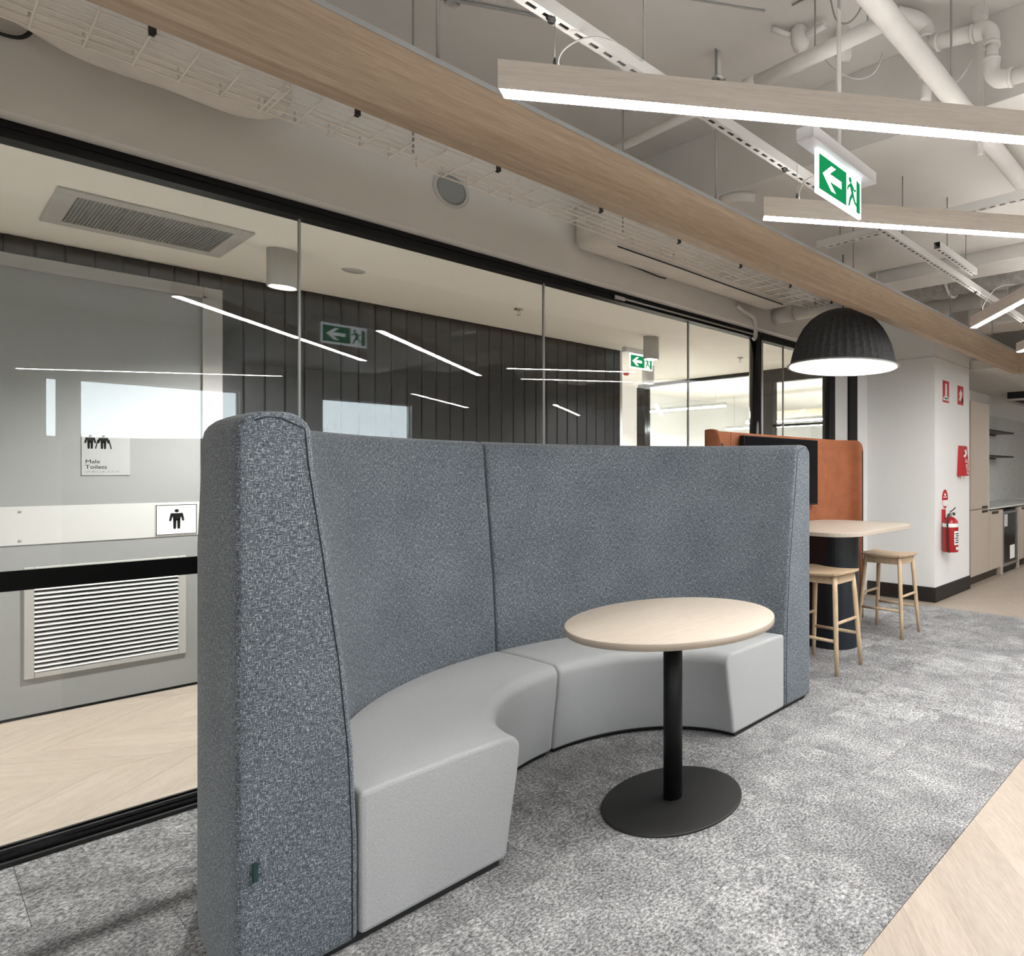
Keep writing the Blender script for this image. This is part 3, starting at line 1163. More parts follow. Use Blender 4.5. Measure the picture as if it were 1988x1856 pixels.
wo = wrap_outline(-.88, .93, .19, .11)
part('wrap_panel', ribbon(wo, .035, 1.597, .085), M['orange'], ms, .006, 2)
part('panel_joint', MB().box(-.60, -.597, -.0012, .0, .2, 1.597), M['seam'], ms)
for k_, (x_, sg_) in enumerate(((-.88, -1), (.93, 1))):
    part('dark_edge', B(min(x_ + sg_ * .010, x_ + sg_ * .026), max(x_ + sg_ * .010, x_ + sg_ * .026), -.1945, -.186, .0, 1.50), M['skirt'], ms, label='dark edge strip at the end of the wing')
tv = thing('television', 'black flat television mounted on the rust orange screen', 'television', (3.985, 3.035, 1.305))
part('casing', B(-.475, .475, 0, .045, -.27, .27), M['black'], tv, .004, 2)
part('display', B(-.468, .468, -.0012, 0, -.258, .263), M['screen'], tv)
part('brand_strip', B(-.475, .475, -.002, 0, -.27, -.260), M['rubber'], tv)
part('wall_mount', B(-.2, .2, .045, .064, -.15, .15), M['black'], tv)


def stool(label, loc, first=[None]):
    if first[0] is not None:
        return dup(first[0], loc, 0, label)
    t = thing('bar_stool', label, 'stool', loc, 0, 'light ash bar stools')
    # dished seat, longer along y
    bm = bmesh.new()
    nx, ny = 10, 14
    hw, hd = .150, .205
    grid = []
    for lay in (0, 1):
        g = []
        for j in range(ny + 1):
            row = []
            for i in range(nx + 1):
                u, v = -1 + 2 * i / nx, -1 + 2 * j / ny
                k = .045
                x, y = u * hw, v * hd
                # round the plan corners
                if abs(u) > .7 and abs(v) > .78:
                    q = ((abs(u) - .7) / .3) ** 2 * ((abs(v) - .78) / .22) ** 2
                    x *= 1 - .10 * q
                    y *= 1 - .06 * q
                dish = .014 * (abs(v) ** 2.2) + .004 * u * u
                z = .640 + dish - (.024 if lay == 0 else 0) + (.006 * max(abs(u), abs(v)) ** 6 if lay == 0 else 0)
                row.append(bm.verts.new((x * (.97 if lay == 0 else 1), y * (.97 if lay == 0 else 1), z)))
            g.append(row)
        grid.append(g)
    for lay in (0, 1):
        for j in range(ny):
            for i in range(nx):
                f = bm.faces.new((grid[lay][j][i], grid[lay][j][i + 1], grid[lay][j + 1][i + 1], grid[lay][j + 1][i]))
                f.smooth = True
    rim = lambda g: [g[0][i] for i in range(nx + 1)] + [g[j][nx] for j in range(1, ny + 1)] + [g[ny][i] for i in range(nx - 1, -1, -1)] + [g[j][0] for j in range(ny - 1, 0, -1)]
    a, b = rim(grid[0]), rim(grid[1])
    for k in range(len(a)):
        bm.faces.new((a[k], a[(k + 1) % len(a)], b[(k + 1) % len(a)], b[k]))
    bmesh.ops.recalc_face_normals(bm, faces=bm.faces[:])
    me = bpy.data.meshes.new('seat')
    bm.to_mesh(me)
    bm.free()
    me.materials.append(M['stool'])
    st = link('seat', me, t)
    bv = st.modifiers.new('bevel', 'BEVEL')
    bv.width = .005
    bv.segments = 2
    bv.limit_method = 'ANGLE'
    bv.angle_limit = math.radians(50)
    part('apron', MB().box(-.112, .112, -.165, -.147, .575, .625).box(-.112, .112, .147, .165, .575, .625)
         .box(-.118, -.100, -.15, .15, .575, .625).box(.100, .118, -.15, .15, .575, .625), M['stool'], t, .003, 1)
    for sx in (-1, 1):
        for sy in (-1, 1):
            part('leg', MB().tube([(sx * .112, sy * .152, .628), (sx * .122, sy * .163, .50), (sx * .143, sy * .185, .16), (sx * .153, sy * .196, 0)], [.0165, .0180, .0155, .0125], 12), M['stool'], t)
    for sy in (-1, 1):
        part('stretcher', MB().tube([(-.133, sy * .174, .325), (.133, sy * .174, .325)], .0108, 10), M['stool'], t)
    for sx in (-1, 1):
        part('stretcher', MB().tube([(sx * .140, -.18, .215), (sx * .140, .18, .215)], .0108, 10), M['stool'], t)
    first[0] = t
    return t


stool('light ash bar stool nearest the booth, in front of the navy base', (3.607, 2.40, 0))
stool('light ash bar stool on the column side of the navy base', (4.648, 2.462, 0))

# ================================================================== wall and ceiling fittings near the bulkhead
sp = thing('wall_speaker', 'round grey speaker with white rim on the bulkhead', 'speaker', (1.60, 3.32, 2.725))
part('grille', MB().lathe((0, 0, 0), [(0, -.009), (.060, -.008), (.074, -.004), (.074, 0)], 40, axis='y', cap=False), M['acmesh'], sp, label='grey mesh grille')
part('rim', MB().lathe((0, 0, 0), [(.071, 0), (.072, -.011), (.082, -.013), (.087, -.008), (.088, 0)], 40, axis='y', cap=False), M['plate'], sp, label='white rim')

du = thing('wrapped_duct', 'grey wrapped rectangular duct between tray and bulkhead', 'duct', (2.29, 3.02, 2.625))
part('duct_body', B(0, 1.80, 0, .292, 0, .27), M['lag'], du, .05, 4)
part('wrap_joint', MB().tube([(.12, .03, -.002), (.6, .025, -.003), (1.1, .035, -.002), (1.7, .03, -.002)], .004, 6), M['seam'], du)
part('wrap_joint', MB().tube([(.10, .290, .03), (.5, .289, .012), (.66, .28, -.002), (.70, .26, -.006)], .004, 6), M['seam'], du)
part('wrap_joint', MB().tube([(.9, .290, .030), (1.2, .290, .02), (1.5, .290, .03)], .003, 6), M['seam'], du)
pp = MB().tube(smooth([(3.74, 3.295, 2.60), (3.80, 3.29, 2.57), (3.92, 3.295, 2.55), (3.95, 3.295, 2.50), (3.95, 3.295, 2.40), (3.93, 3.30, 2.37)], 4), .017, 10)
tag(link('conduit_pipe', pp.mesh('conduit_pipe', M['service'])), 'thin bent grey conduit dropping beside the black glass wall post', 'pipe')
pp = MB().tube([(4.24, 3.10, 2.62), (4.24, 2.25, 2.62)], .062, 18).tube([(4.24, 3.32, 2.62), (4.24, 3.10, 2.62)], .066, 18)
tag(link('round_pipe', pp.mesh('round_pipe', M['service'])), 'grey round pipe coming out of the bulkhead above the dome lamp', 'pipe')
fx = MB()
fp = [(-1.4, .10), (-.6, .10), (0, .10), (.16, .10), (.24, .105), (.34, .135), (.48, .152), (.66, .152), (.78, .135), (.85, .10), (.885, .05), (.895, .012)]
fs = smooth([(x_, r_, 0) for x_, r_ in fp], 5)
fx.tube([(v.x, 3.12 + .008 * math.sin(9 * v.x), 2.80 + .008 * math.sin(14 * v.x)) for v in fs], [max(.008, v.y) for v in fs], 28)
tag(link('insulated_flexible_duct', fx.mesh('insulated_flexible_duct', M['lag'])), 'cream wrapped flexible duct bulging behind the near end of the wire tray', 'duct')
lp = MB().tube(smooth([(.10, 3.30, 2.82), (.13, 3.30, 2.745), (.18, 3.30, 2.715), (.23, 3.30, 2.72), (.256, 3.30, 2.752), (.262, 3.30, 2.80)], 5), .006, 8)
tag(link('black_cable', lp.mesh('black_cable', M['rubber'])), 'loop of black cable hanging by the bulkhead in the top left corner', 'cable')

# pipes and services under the slab
p2 = thing('sprinkler_main', 'thick grey pipe running diagonally across the top right under the ceiling', 'pipe', (0, 1.035, 2.868))
part('pipe_run', MB().tube([(.2, 0, 0), (4.60, 0, 0)], .043, 20), M['service'], p2)
for x in (1.2, 2.5):
    part('hanger_rod', MB().tube([(x, 0, .04), (x, 0, 3.35 - 2.868)], .005, 6), M['cable'], p2)
p1 = thing('drain_pipe', 'white plastic pipe crossing below the slab behind the long light', 'pipe', (2.27, 1.5, 3.10))
part('pipe_run', MB().tube([(0, .40, 0), (0, -.30, .012)], .031, 18), M['service'], p1)
part('pipe_run', MB().tube([(0, 1.7, -.02), (0, .42, 0)], .022, 14), M['service'], p1)
part('coupling', MB().tube([(0, .45, 0), (0, .38, 0)], .036, 18), M['service'], p1)
for y in (.06, -.2):
    part('hanger_rod', MB().tube([(0, y, .03), (0, y, .25)], .004, 6), M['cable'], p1)
pv = thing('drain_pipe', 'white plastic drain pipe with several elbows in the top right corner', 'pipe', (2.6, 1.19, 3.19))
def elbow(a, c, b, k=6):
    return smooth([a, tuple(Vector(a).lerp(Vector(c), .6)), tuple(Vector(c).lerp((Vector(a) + Vector(b)) / 2, .3)), tuple(Vector(c).lerp(Vector(b), .4)), b], k)
part('riser', MB().tube([(0, 0, -.13), (0, 0, .02)], .033, 18), M['service'], pv)
part('riser', MB().tube([(0, .004, -.24), (0, 0, -.13)], .024, 16), M['service'], pv)
part('elbow', MB().tube(elbow((0, 0, .02), (0, .0, .10), (-.12, .09, .10)), .035, 18), M['service'], pv)
part('pipe_run', MB().tube([(0, -.02, 0), (0, -.24, -.035)], .031, 18), M['service'], pv)
part('elbow', MB().tube(elbow((0, -.22, -.034), (0, -.29, -.04), (0, -.292, -.11)), .034, 18), M['service'], pv)
part('drop', MB().tube([(0, -.292, -.10), (0, -.292, -.20)], .027, 16), M['service'], pv)
part('elbow', MB().tube(elbow((0, -.292, -.175), (0, -.292, -.255), (0, -.37, -.275)), .034, 18), M['service'], pv)
part('pipe_run', MB().tube([(0, -.36, -.272), (0, -1.2, -.34)], .030, 18), M['service'], pv)
for c, d, r in (((0, 0, -.12), (0, 0, -.135), .037), ((0, -.045, -.006), (0, -.06, -.008), .036), ((0, -.205, -.032), (0, -.22, -.034), .037), ((0, -.292, -.105), (0, -.292, -.118), .036), ((0, -.292, -.172), (0, -.292, -.185), .037), ((0, -.365, -.273), (0, -.38, -.275), .037), ((0, 0, .02), (0, 0, .034), .038)):
    part('socket_collar', MB().tube([c, d], r, 18), M['service'], pv)
hb = thing('ceiling_strap', 'flat metal hanging strap behind the white elbow pipes', 'strap', (2.72, .99, 2.7))
part('strap_bar', B(-.003, .003, -.012, .012, .0, .60), M['service'], hb)
part('strap_foot', B(-.02, .02, -.03, .03, .595, .65), M['service'], hb)


def sprinkler(label, loc, drop, down=True):
    t = thing('fire_sprinkler', label, 'sprinkler', loc, 0, 'sprinkler heads')
    part('escutcheon', MB().lathe((0, 0, 0), [(0, 0), (.030, -.002), (.034, -.006), (.012, -.010)], 20, cap=False), M['steel'], t)
    if drop:
        part('drop_pipe', MB().tube([(0, 0, 0), (0, 0, drop)], .012, 10), M['service'], t)
    bd = part('frame', MB().tube([(0, 0, -.008), (0, 0, -.020)], .009, 10).tube([(-.010, 0, -.018), (-.012, 0, -.034), (0, 0, -.046)], .002, 6).tube([(.010, 0, -.018), (.012, 0, -.034), (0, 0, -.046)], .002, 6), M['steel'], t)
    part('deflector', MB().lathe((0, 0, -.046), [(0, 0), (.016, 0), (.016, -.002), (0, -.002)], 14, cap=False), M['steel'], t)
    return t


sprinkler('sprinkler head poking up behind the long light', (2.287, 2.14, 3.22), .13)
sprinkler('sprinkler head in the corridor ceiling left of the second exit sign', (2.74, 4.64, 2.56), 0)
sprinkler('sprinkler head in the corridor ceiling near the black post', (5.30, 4.64, 2.56), 0)

jb = thing('junction_fitting', 'round grey ceiling fitting with cables beside the hanging strap', 'fitting', (2.38, 1.72, 3.35))
part('fitting_body', MB().lathe((0, 0, 0), [(0, -.105), (.030, -.10), (.042, -.07), (.042, -.02), (.03, 0)], 20, cap=False), M['service'], jb)
part('outlet', MB().tube([(0, -.03, -.045), (0, -.14, -.042)], .016, 10), M['service'], jb)
part('outlet', MB().tube([(-.03, .03, -.04), (-.09, .09, -.02)], .013, 10), M['service'], jb)
jb = thing('junction_fitting', 'round grey ceiling fitting with looped cables below the plastic pipe', 'fitting', (2.50, 1.56, 3.30))
part('fitting_body', MB().lathe((0, 0, 0), [(0, -.10), (.030, -.095), (.040, -.07), (.040, -.02), (.03, .05)], 20, cap=False), M['service'], jb)
part('cable', MB().tube(smooth([(-.06, .07, -.09), (-.03, .02, -.15), (.02, -.06, -.19), (.04, -.14, -.18), (.05, -.18, -.1)], 5), .004, 6), M['plate'], jb)
cl = MB().tube(smooth([(2.72, 1.24, 3.33), (2.72, 1.25, 3.18), (2.70, 1.22, 3.08), (2.70, 1.16, 3.03), (2.70, 1.08, 3.05), (2.70, 1.02, 3.12)], 5), .0055, 8)
tag(link('looped_cable', cl.mesh('looped_cable', M['service'])), 'grey cable hanging in a wide loop behind the diagonal pipe', 'cable')
cl = MB().tube(smooth([(2.3, 1.5, 3.34), (2.3, 1.47, 3.24), (2.32, 1.42, 3.22), (2.32, 1.36, 3.26), (2.3, 1.34, 3.34)], 5), .004, 6)
tag(link('looped_cable', cl.mesh('looped_cable', M['cable'])), 'thin cable loop by the hanging strap at the top', 'cable')
cl = MB().tube([(1.72, 2.22, 3.346), (2.20, 1.78, 3.346)], .004, 6).tube([(2.24, 1.66, 3.346), (2.24, 1.2, 3.346)], .004, 6)
tag(link('surface_cable', cl.mesh('surface_cable', M['cable'])), 'dark cable clipped to the slab above the sprinkler head', 'cable')
sc_ = thing('surface_conduit', 'thin conduit clipped to the slab behind the timber beam rod', 'conduit', (0, 0, 3.34))
part('conduit_run', MB().tube([(1.20, 3.0, 0), (1.36, 2.85, 0), (1.52, 2.72, 0), (1.8, 2.5, 0)], .007, 8), M['cable'], sc_)
part('saddle', B(1.355, 1.40, 2.83, 2.87, -.012, .01), M['steel'], sc_)
# downstand face: seams, wrapped patches
tag(link('loose_wrap', MB().tube(smooth([(2.83, 2.62, 2.93), (2.84, 2.50, 2.93), (2.9, 2.42, 2.925)], 3), .03, 8).mesh('loose_wrap', M['lag'])), 'crumpled end of pale wrap at the foot of the ceiling downstand', 'duct wrap')
dt = thing('sheet_metal_duct', 'boxy grey duct below the ceiling beyond the crossing channel', 'duct', (4.625, 2.56, 2.85))
part('duct_body', B(0, .30, -6.0, 0, 0, .497), M['service'], dt, .004, 1)
part('flange', B(-.01, .31, -.012, .006, -.006, .497), M['service'], dt)
fd = thing('flexible_duct', 'crinkled silver flexible duct running beyond the boxy duct', 'duct', (5.45, 2.8, 3.06))
R_ = [.165 + .008 * ((k * 7) % 3 - 1) for k in range(60)]
part('duct_hose', MB().tube([(0, -k * .06, .012 * math.sin(k * .7)) for k in range(60)], R_, 20), M['foil'], fd)
for y in (-.55, -1.35, -2.15):
    part('strap', MB().tube([(.172 * math.cos(t) , y, .172 * math.sin(t)) for t in [2 * PI * k / 20 for k in range(20)]], .014, 6, closed=True), M['service'], fd)
    part('hanger_rod', MB().tube([(0, y, .16), (0, y, .29)], .005, 6), M['cable'], fd)
rp = thing('round_duct', 'smooth grey round duct running below the silver hose', 'duct', (5.95, 2.9, 2.98))
part('duct_pipe', MB().tube([(0, 0, 0), (0, -6, 0)], .10, 22), M['service'], rp)
for y in (-.6, -1.7, -2.9):
    part('hanger_rod', MB().tube([(0, y, .1), (0, y, .37)], .005, 6), M['cable'], rp)
wd = thing('wrapped_duct', 'large foil wrapped duct far off above the beam corner', 'duct', (7.6, 2.0, 2.62))
part('duct_body', B(0, .8, -4.6, .0, 0, .42), M['foil'], wd, .03, 3)
for k in range(5):
    part('hanger_rod', MB().tube([(-.02, -.2 - k * .22, -.01), (-.02, -.2 - k * .22, .73)], .005, 6), M['service'], wd)
wd = thing('wrapped_duct', 'grey wrapped duct under the slab over the far beam', 'duct', (6.35, 2.45, 2.80))
part('duct_body', B(0, .45, -5.2, .0, 0, .30), M['lag'], wd, .03, 3)
ch = MB().box(8.3, 8.55, 2.3, 3.2, 2.36, 2.50)

# ================================================================== corridor ceiling fittings
ac = thing('air_grille', 'white framed grey return air grille in the corridor ceiling', 'vent', (.745, 4.61, 2.56))
part('grille_frame', MB().box(-.335, .335, -.32, -.245, -.012, 0).box(-.335, .335, .245, .32, -.012, 0).box(-.335, -.27, -.245, .245, -.012, 0).box(.27, .335, -.245, .245, -.012, 0), M['plate'], ac, .004, 2)
part('mesh_backing', B(-.27, .27, -.245, .245, -.003, 0), M['acmesh'], ac)
fin = MB().box(-.0015, .0015, -.245, .245, -.010, -.003).mesh('grille_fin', M['signgrey'])
for k in range(44):
    link('grille_fin', fin, ac, (-.263 + k * .01222, 0, 0))


def downlight(label, x, y, watts=DOWN):
    t = thing('surface_downlight', label, 'downlight', (x, y, 2.56), 0, 'white cylinder downlights')
    part('cylinder_body', MB().lathe((0, 0, 0), [(0, 0), (.070, 0), (.071, -.205), (.068, -.21), (.060, -.207), (.060, -.195)], 32, cap=False), M['plate'], t)
    part('lamp_face', MB().lathe((0, 0, 0), [(0, -.199), (.060, -.199)], 32, cap=False), M['downglow'], t)
    if watts:
        lamp_spot('downlight_beam', (x, y, 2.56 - .23), watts, 2.45, .85, .05)
    return t


downlight('white cylinder downlight above the toilet door end of the corridor', 1.257, 4.52)
downlight('white cylinder downlight in front of the corridor exit sign', 4.02, 4.61)
downlight('white cylinder downlight farthest along the corridor, below the exit sign', 5.09, 5.89)
downlight('added unseen cylinder downlight beyond the left edge of the corridor', -1.5, 4.52)  # added out of view to brighten the corridor
downlight('added unseen cylinder downlight round the corner of the charcoal wall', 5.2, 8.2)  # also added, hidden by the wall, for more corridor light
dd = MB().lathe((1.632, 4.60, 2.56), [(0, -.006), (.055, -.005), (.062, 0)], 24, cap=False)
tag(link('ceiling_disc', dd.mesh('ceiling_disc', M['plate'])), 'small flat white disc in the corridor ceiling', 'ceiling fitting')
sd = thing('smoke_detector', 'white smoke detector beyond the corridor exit sign', 'smoke detector', (5.23, 6.46, 2.56))
part('detector_base', MB().lathe((0, 0, 0), [(0, -.018), (.055, -.018), (.058, 0)], 24, cap=False), M['plate'], sd)
part('detector_head', MB().lathe((0, 0, 0), [(0, -.045), (.025, -.045), (.036, -.03), (.036, -.018)], 24, cap=False), M['red'], sd)

# ================================================================== signs on the toilet door
sg = thing('toilet_sign', 'silver sign reading Male Toilets on the grey door', 'sign', (.597, FY - .012, 1.29))
part('sign_board', B(0, .187, -.004, 0, 0, .232), M['signgrey'], sg, .001, 1)
o = Vector((0, -.0042, 0))
tm = text_mesh('Male\nToilets', .030, o + Vector((.014, 0, .068)), X, Z, -Y, .0006, space=1.0)
tm.materials.append(M['ink'])
lk = link('lettering', tm, sg)
pg = MB()
def figure(mb, cx, zb, hgt, o, ux=X, uy=Z, un=-Y, t=.0006):
    k = hgt / 1.0
    f = lambda x, y: (cx + x * k, zb + y * k)
    mb.plate(disc(f(0, .92), .085 * k, 14), o, ux, uy, un, t)
    mb.plate([f(-.17, .80), f(.17, .80), f(.13, .42), f(-.13, .42)], o, ux, uy, un, t)
    for s in (-1, 1):
        mb.plate(capsule(f(s * .18, .76), f(s * .24, .44), .052 * k, .045 * k), o, ux, uy, un, t)
        mb.plate(capsule(f(s * .075, .45), f(s * .075, .04), .062 * k, .052 * k), o, ux, uy, un, t)
figure(pg, .033, .150, .078, o)
figure(pg, .083, .150, .078, o)
for s in (-1, 1):
    pg.plate(capsule((.083 + s * .021, .20), (.083 + s * .030, .152), .0022), o, X, Z, -Y, .0006)
part('pictogram', pg, M['ink'], sg)
br = MB()
for k in range(22):
    if k % 5 != 3:
        for r in range(1 + k % 3):
            br.plate(disc((.016 + k * .0062, .018 + r * .0035), .0012, 6), o, X, Z, -Y, .0006)
part('braille', br, M['ink'], sg)
sg = thing('person_sign', 'square white sign with black border and standing figure by the door edge', 'sign', (.887, FY - .0166, .930))
part('sign_board', B(0, .184, -.004, 0, 0, .184), M['signwhite'], sg)
bd = MB()
o = Vector((0, -.0042, 0))
for a, b, c, d in ((0.002, .182, .002, .006), (.002, .182, .178, .182), (.002, .006, .006, .178), (.178, .182, .006, .178)):
    bd.plate([(a, c), (b, c), (b, d), (a, d)], o, X, Z, -Y, .0006)
part('border', bd, M['ink'], sg)
pg = MB()
figure(pg, .092, .036, .118, o)
part('pictogram', pg, M['ink'], sg)

# ================================================================== column: extinguisher, signs, blanket
CY = 2.648
def csign(name, label, x0, x1, z0, z1):
    t = thing(name, label, 'sign', ((x0 + x1) / 2, CY, (z0 + z1) / 2))
    return t, (x1 - x0) / 2, (z1 - z0) / 2


t, hw, hh = csign('extinguisher_sign', 'red and white fire extinguisher location sign high on the column', 6.175, 6.335, 2.03, 2.255)
part('sign_board', B(-hw, hw, -.003, 0, -hh, hh), M['red'], t)
o = Vector((0, -.0032, 0))
g = MB()
g.plate(rrect(-.022, .026, -.05, .085, .012, 3), o, X, Z, -Y, .0006)
g.plate([(-.074, -hh + .022), (.074, -hh + .022), (.074, -hh + .050), (-.074, -hh + .050)], o, X, Z, -Y, .0006)
g.plate(disc((.002, -.058), .055, 18, .018), o, X, Z, -Y, .0006)
part('white_symbol', g, M['signwhite'], t)
t, hw, hh = csign('hose_sign', 'red fire equipment sign with white flame at the column edge', 6.575, 6.735, 2.04, 2.245)
part('sign_board', B(-hw, hw, -.003, 0, -hh, hh), M['red'], t)
g = MB()
g.plate([(-.05, -.05), (-.01, -.065), (.03, -.02), (.05, .03), (.02, .045), (.005, .075), (-.02, .04), (-.045, .02), (-.025, -.01)], o, X, Z, -Y, .0006)
part('white_symbol', g, M['signwhite'], t)
g = MB()
g.plate([(.03, -.075), (.07, -.075), (.07, -.01), (.045, -.03)], o, X, Z, -Y, .0006)
part('black_symbol', g, M['ink'], t)

t, hw, hh = csign('extinguisher_tag_sign', 'red and white pointed disc above the fire extinguisher', 6.15, 6.31, .93, 1.128)
bul = [(.074 * math.sin(a) * (1 if abs(a) > 1.2 else 1), .098 * math.cos(a)) for a in [2 * PI * k / 28 for k in range(28)]]
part('sign_board', MB().plate(bul, Vector((0, 0, 0)), X, Z, -Y, .003), M['red'], t)
o = Vector((0, -.0032, 0))
g = MB()
g.plate([(x_, z_) for x_, z_ in bul if -.072 < z_ < -.002] and [(-.070, -.012), (.070, -.012), (.066, -.045), (.045, -.074), (-.045, -.074), (-.066, -.045)], o, X, Z, -Y, .0006)
g.plate(disc((0, .045), .022, 12, .014), o, X, Z, -Y, .0006)
g.plate([(-.045, .014), (.045, .014), (.045, .024), (-.045, .024)], o, X, Z, -Y, .0006)
part('white_symbol', g, M['signwhite'], t)

fe = thing('fire_extinguisher', 'red fire extinguisher hung on the white column', 'fire extinguisher', (6.165, CY - .088, .495))
part('cylinder', MB().lathe((0, 0, 0), [(0, 0), (.075, 0), (.080, .01), (.080, .285), (.072, .32), (.045, .345), (.022, .355), (0, .355)], 28, cap=False), M['redgloss'], fe)
lb = MB()
lb.lathe((0, 0, 0), [(.0812, .255), (.0812, .292)], 28, cap=False)
part('white_band', lb, M['signwhite'], fe)
g = MB()
def curved(mb, a0, a1, z0, z1, r=.0815, n=6):
    p = []
    for k in range(n + 1):
        a = a0 + (a1 - a0) * k / n
        p += [(r * math.cos(a), r * math.sin(a), z0), (r * math.cos(a), r * math.sin(a), z1)]
    mb.faces(p, [(2 * k, 2 * k + 2, 2 * k + 3, 2 * k + 1) for k in range(n)])
curved(g, -2.25, -1.0, .075, .215)
curved(g, -2.0, -1.1, .025, .055)
lab = part('white_label', g, M['signwhite'], fe)
g = MB()
for k in range(5):
    curved(g, -2.15 + .1 * (k % 2), -1.2 - .15 * (k % 3), .095 + k * .022, .106 + k * .022, .0819)
part('label_marks', g, M['ink'], lab)
part('valve', MB().tube([(0, 0, .350), (0, 0, .395)], .016, 12).tube([(-.03, 0, .385), (.03, 0, .385)], .012, 10), M['steel'], fe)
part('lever', MB().tube([(-.01, 0, .405), (.05, -.01, .425), (.105, -.01, .445)], .006, 8).tube([(.0, 0, .388), (.06, -.012, .392), (.10, -.012, .382)], .006, 8), M['rubber'], fe)
part('gauge', MB().lathe((.01, -.03, .385), [(0, -.012), (.016, -.012), (.017, 0)], 14, axis='y', cap=False), M['tag'], fe)
part('hose', MB().tube(smooth([(-.03, 0, .385), (-.075, -.005, .37), (-.094, -.008, .31), (-.096, -.01, .2), (-.094, -.01, .09), (-.088, -.012, .03), (-.080, -.02, .0)], 5), .009, 10), M['rubber'], fe)
part('wall_bracket', MB().box(-.02, .02, .06, .086, .27, .43), M['red'], fe)

fb = thing('fire_blanket_pouch', 'red fire blanket pouch hanging near the column edge', 'fire blanket', (6.70, CY, 1.43))
po = MB()
n = 6
for k in range(n + 1):
    u = k / n
    z = .165 - .33 * u
    y = -.010 - .040 * u - .006 * math.sin(PI * u)
    x0_, x1_ = -.11 - .035 * u, .125 - .045 * u
    for q in ((x0_, y, z), (x1_, y, z), (x1_, -.0005, z), (x0_, -.0005, z)):
        po.bm.verts.new(q)
po.bm.verts.ensure_lookup_table()
vs = po.bm.verts
for k in range(n):
    for j in range(4):
        po.bm.faces.new((vs[4 * k + j], vs[4 * k + (j + 1) % 4], vs[4 * k + 4 + (j + 1) % 4], vs[4 * k + 4 + j]))
po.bm.faces.new((vs[0], vs[1], vs[2], vs[3]))
po.bm.faces.new((vs[4 * n], vs[4 * n + 1], vs[4 * n + 2], vs[4 * n + 3]))
part('pouch', po, M['red'], fb, .003, 1)
UP = Vector((0, .121, 1))
tm = text_mesh('FIRE', .095, Vector((.070, -.0555, -.150)), UP, -X, -Y, .0)
tm.materials.append(M['signwhite'])
link('lettering', tm, fb)
g = MB()
g.plate([(-.05, .03), (.0, .015), (.07, .06), (.06, .105), (.0, .095), (.02, .06)], Vector((.0, -.0375, .02)), X, UP, -Y, .002)
part('white_symbol', g, M['signwhite'], fb)
for xx in (-.05, .03):
    part('pull_strap', MB().box(xx - .058, xx - .044, -.046, -.042, -.215, -.155), M['signwhite'], fb)

# ================================================================== kitchen
KY = 2.655
tu = thing('tall_cupboard', 'tall pale oak cupboard next to the white column', 'cupboard', (6.985, KY, 0))
part('carcass', B(0, .60, .022, .60, .10, 2.12), M['joinery'], tu)
part('plinth', B(0, .60, .06, .58, 0, .10), M['joinerydark'], tu)
d_ = part('door', B(.003, .580, 0, .02, .878, 2.12), M['joinery'], tu)
part('finger_pull', B(.36, .545, -.003, .004, .878, .905), M['joinerydark'], d_)
d_ = part('door', B(.003, .597, 0, .02, .11, .866), M['joinery'], tu)
part('finger_pull', MB().prism(rrect(.36, .55, -.004, .002, .001, 2), .825, .855), M['joinerydark'], d_)
part('end_panel', B(.582, .60, -.004, .60, .86, 2.13), M['plate'], tu, label='white end panel')


def base_unit(label, x0, x1):
    t = thing('base_cupboard', label, 'cupboard', (x0, KY, 0))
    w_ = x1 - x0
    part('carcass', B(0, w_, .022, .58, .10, .838), M['joinery'], t)
    part('plinth', B(0, w_, .06, .58, 0, .10), M['joinerydark'], t)
    d_ = part('door', B(.003, w_ - .003, 0, .02, .11, .83), M['joinery'], t)
    part('finger_pull', B(.1, .34, -.004, .004, .79, .822), M['joinerydark'], d_)
    return t


base_unit('pale oak base cupboard left of the bar fridge', 7.59, 8.03)
base_unit('pale oak base cupboard right of the bar fridge', 8.80, 9.6)
wt = thing('worktop', 'speckled kitchen worktop with a black shadow line over the base cupboards', 'worktop', (7.59, KY, .84))
part('top_slab', B(0, 2.7, -.006, .628, .012, .030), M['terrazzo'], wt)
part('shadow_strip', B(0, 2.7, .006, .55, 0, .012), M['black'], wt)
ff = thing('bar_fridge', 'black glass door bar fridge under the worktop', 'fridge', (8.12, KY, 0))
part('cabinet', B(0, .60, .03, .56, .02, .82), M['black'], ff)
fd_ = part('door_frame', MB().box(0, .04, 0, .03, .09, .80).box(.56, .60, 0, .03, .09, .80).box(.04, .56, 0, .03, .09, .13).box(.04, .56, 0, .03, .77, .80), M['steel'], ff)
part('door_glass', B(.04, .56, .010, .016, .13, .77), M['screen'], fd_)
part('energy_sticker', B(.06, .20, .008, .0095, .60, .76), M['plate'], fd_, label='pale rating sticker')
part('notice', B(.30, .50, .008, .0095, .16, .34), M['signwhite'], fd_)
part('kick_grille', B(0, .60, .02, .04, .02, .09), M['blackmatt'], ff)
part('side_filler', B(-.09, -.01, 0, .55, 0, .83), M['joinery'], ff)
part('side_filler', B(.61, .67, 0, .55, 0, .83), M['joinery'], ff)
struct('trim_4', B(7.59, 12.5, 3.285, 3.30, .865, 2.16), M['terrazzo'])
struct('ceiling_kitchen', B(6.95, 12.5, 2.3, 3.3, 2.46, 2.56), M['bulk'])
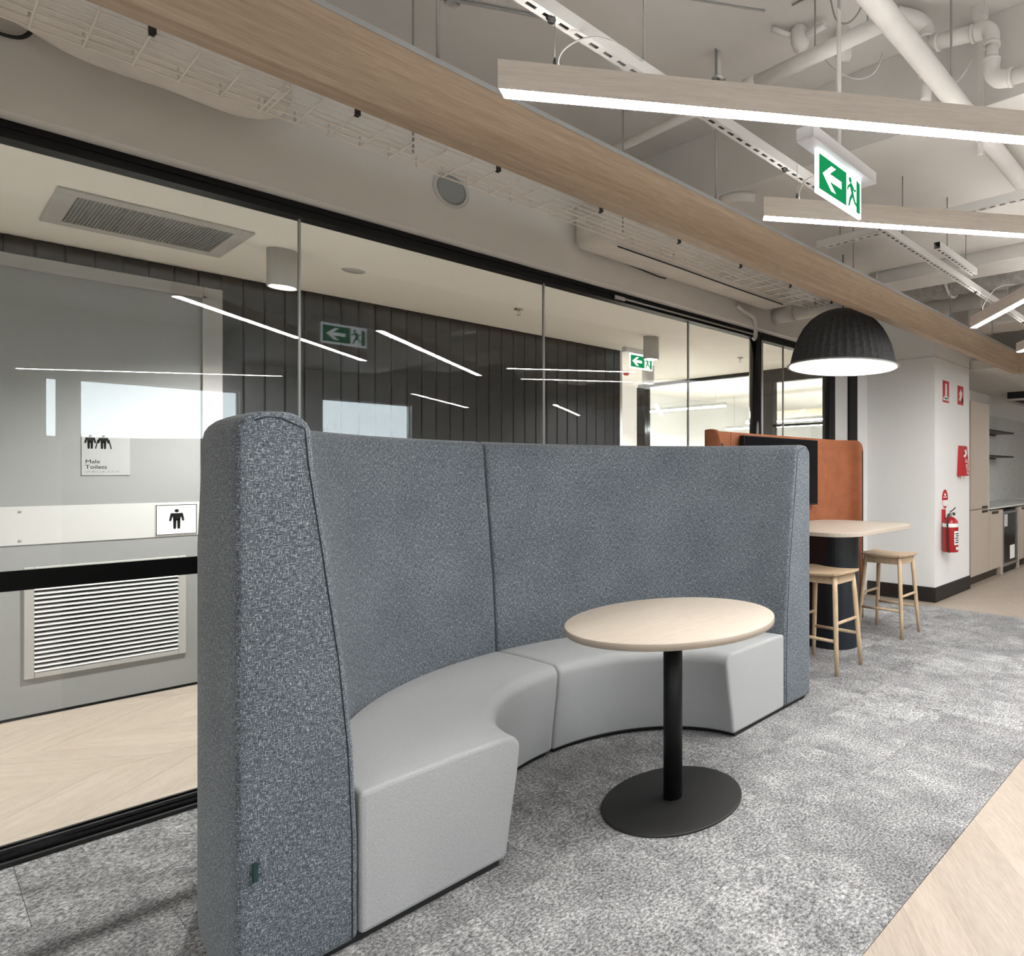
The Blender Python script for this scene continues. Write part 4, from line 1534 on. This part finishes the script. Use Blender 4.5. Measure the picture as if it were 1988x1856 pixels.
for z, nm in ((1.90, 'upper'), (1.545, 'lower')):
    t = thing('wall_shelf', nm + ' thin dark timber shelf on the speckled kitchen wall', 'shelf', (7.59, 3.0, z))
    part('shelf_board', B(.0, 2.07, 0, .285, -.025, 0), M['joinerydark'], t, .002, 1)
    part('support_rail', B(.0, 2.05, .27, .285, -.045, -.025), M['joinerydark'], t)
hd = thing('ceiling_vent', 'dark ceiling air outlet over the kitchen at the right edge', 'vent', (9.2, 2.7, 2.46))
part('vent_box', B(0, .7, -.25, .25, -.10, 0), M['blackmatt'], hd)
part('vent_lip', MB().box(-.03, .73, -.28, -.25, -.13, -.10).box(-.03, .73, .25, .28, -.13, -.10).box(-.03, 0, -.25, .25, -.13, -.10).box(.70, .73, -.25, .25, -.13, -.10), M['slab'], hd)

# ================================================================== room beyond the corridor
tb = thing('timber_beam', 'pale timber beam in the bright room past the corridor', 'beam', (8.3, 6.9, 2.14))
part('beam_board', B(0, .06, -3.3, 0, 0, .17), M['beam'], tb)
for z in (.17,):
    part('hanger_rod', MB().tube([(.03, -.4, z), (.03, -.4, .61)], .004, 6).tube([(.03, -2.6, z), (.03, -2.6, .61)], .004, 6), M['cable'], tb)
tb = thing('timber_beam', 'second timber beam farther back in the bright room', 'beam', (10.6, 5.6, 2.05))
part('beam_board', B(0, .06, -2.0, 0, 0, .17), M['beam'], tb)
part('hanger_rod', MB().tube([(.03, -.4, .17), (.03, -.4, .70)], .004, 6), M['cable'], tb)


def room_light(p, q, z, label):
    d = Vector((q[0] - p[0], q[1] - p[1], 0))
    t = thing('linear_room_light', label, 'pendant light', (p[0], p[1], z), math.atan2(d.y, d.x), 'linear lights of the bright room')
    part('housing', B(0, d.length, -.03, .03, .02, .06), M['plate'], t)
    part('diffuser', B(.005, d.length - .005, -.028, .028, 0, .02), M['barback'], t)
    part('suspension_wire', MB().tube([(.2, 0, .06), (.2, 0, 2.75 - z)], .002, 5).tube([(d.length - .2, 0, .06), (d.length - .2, 0, 2.75 - z)], .002, 5), M['cable'], t)


room_light((8.05, 6.9), (8.05, 4.0), 2.10, 'linear light hung under the timber beam past the corridor')
room_light((9.2, 8.4), (9.2, 5.0), 2.12, 'horizontal linear light across the white room')
room_light((7.2, 8.6), (7.2, 6.6), 2.3, 'linear light at the left of the white room')
room_light((11.5, 7.5), (11.5, 4.2), 2.2, 'linear light farthest back in the white room')
for m_ in list(bpy.data.meshes):
    if not m_.users:
        bpy.data.meshes.remove(m_)
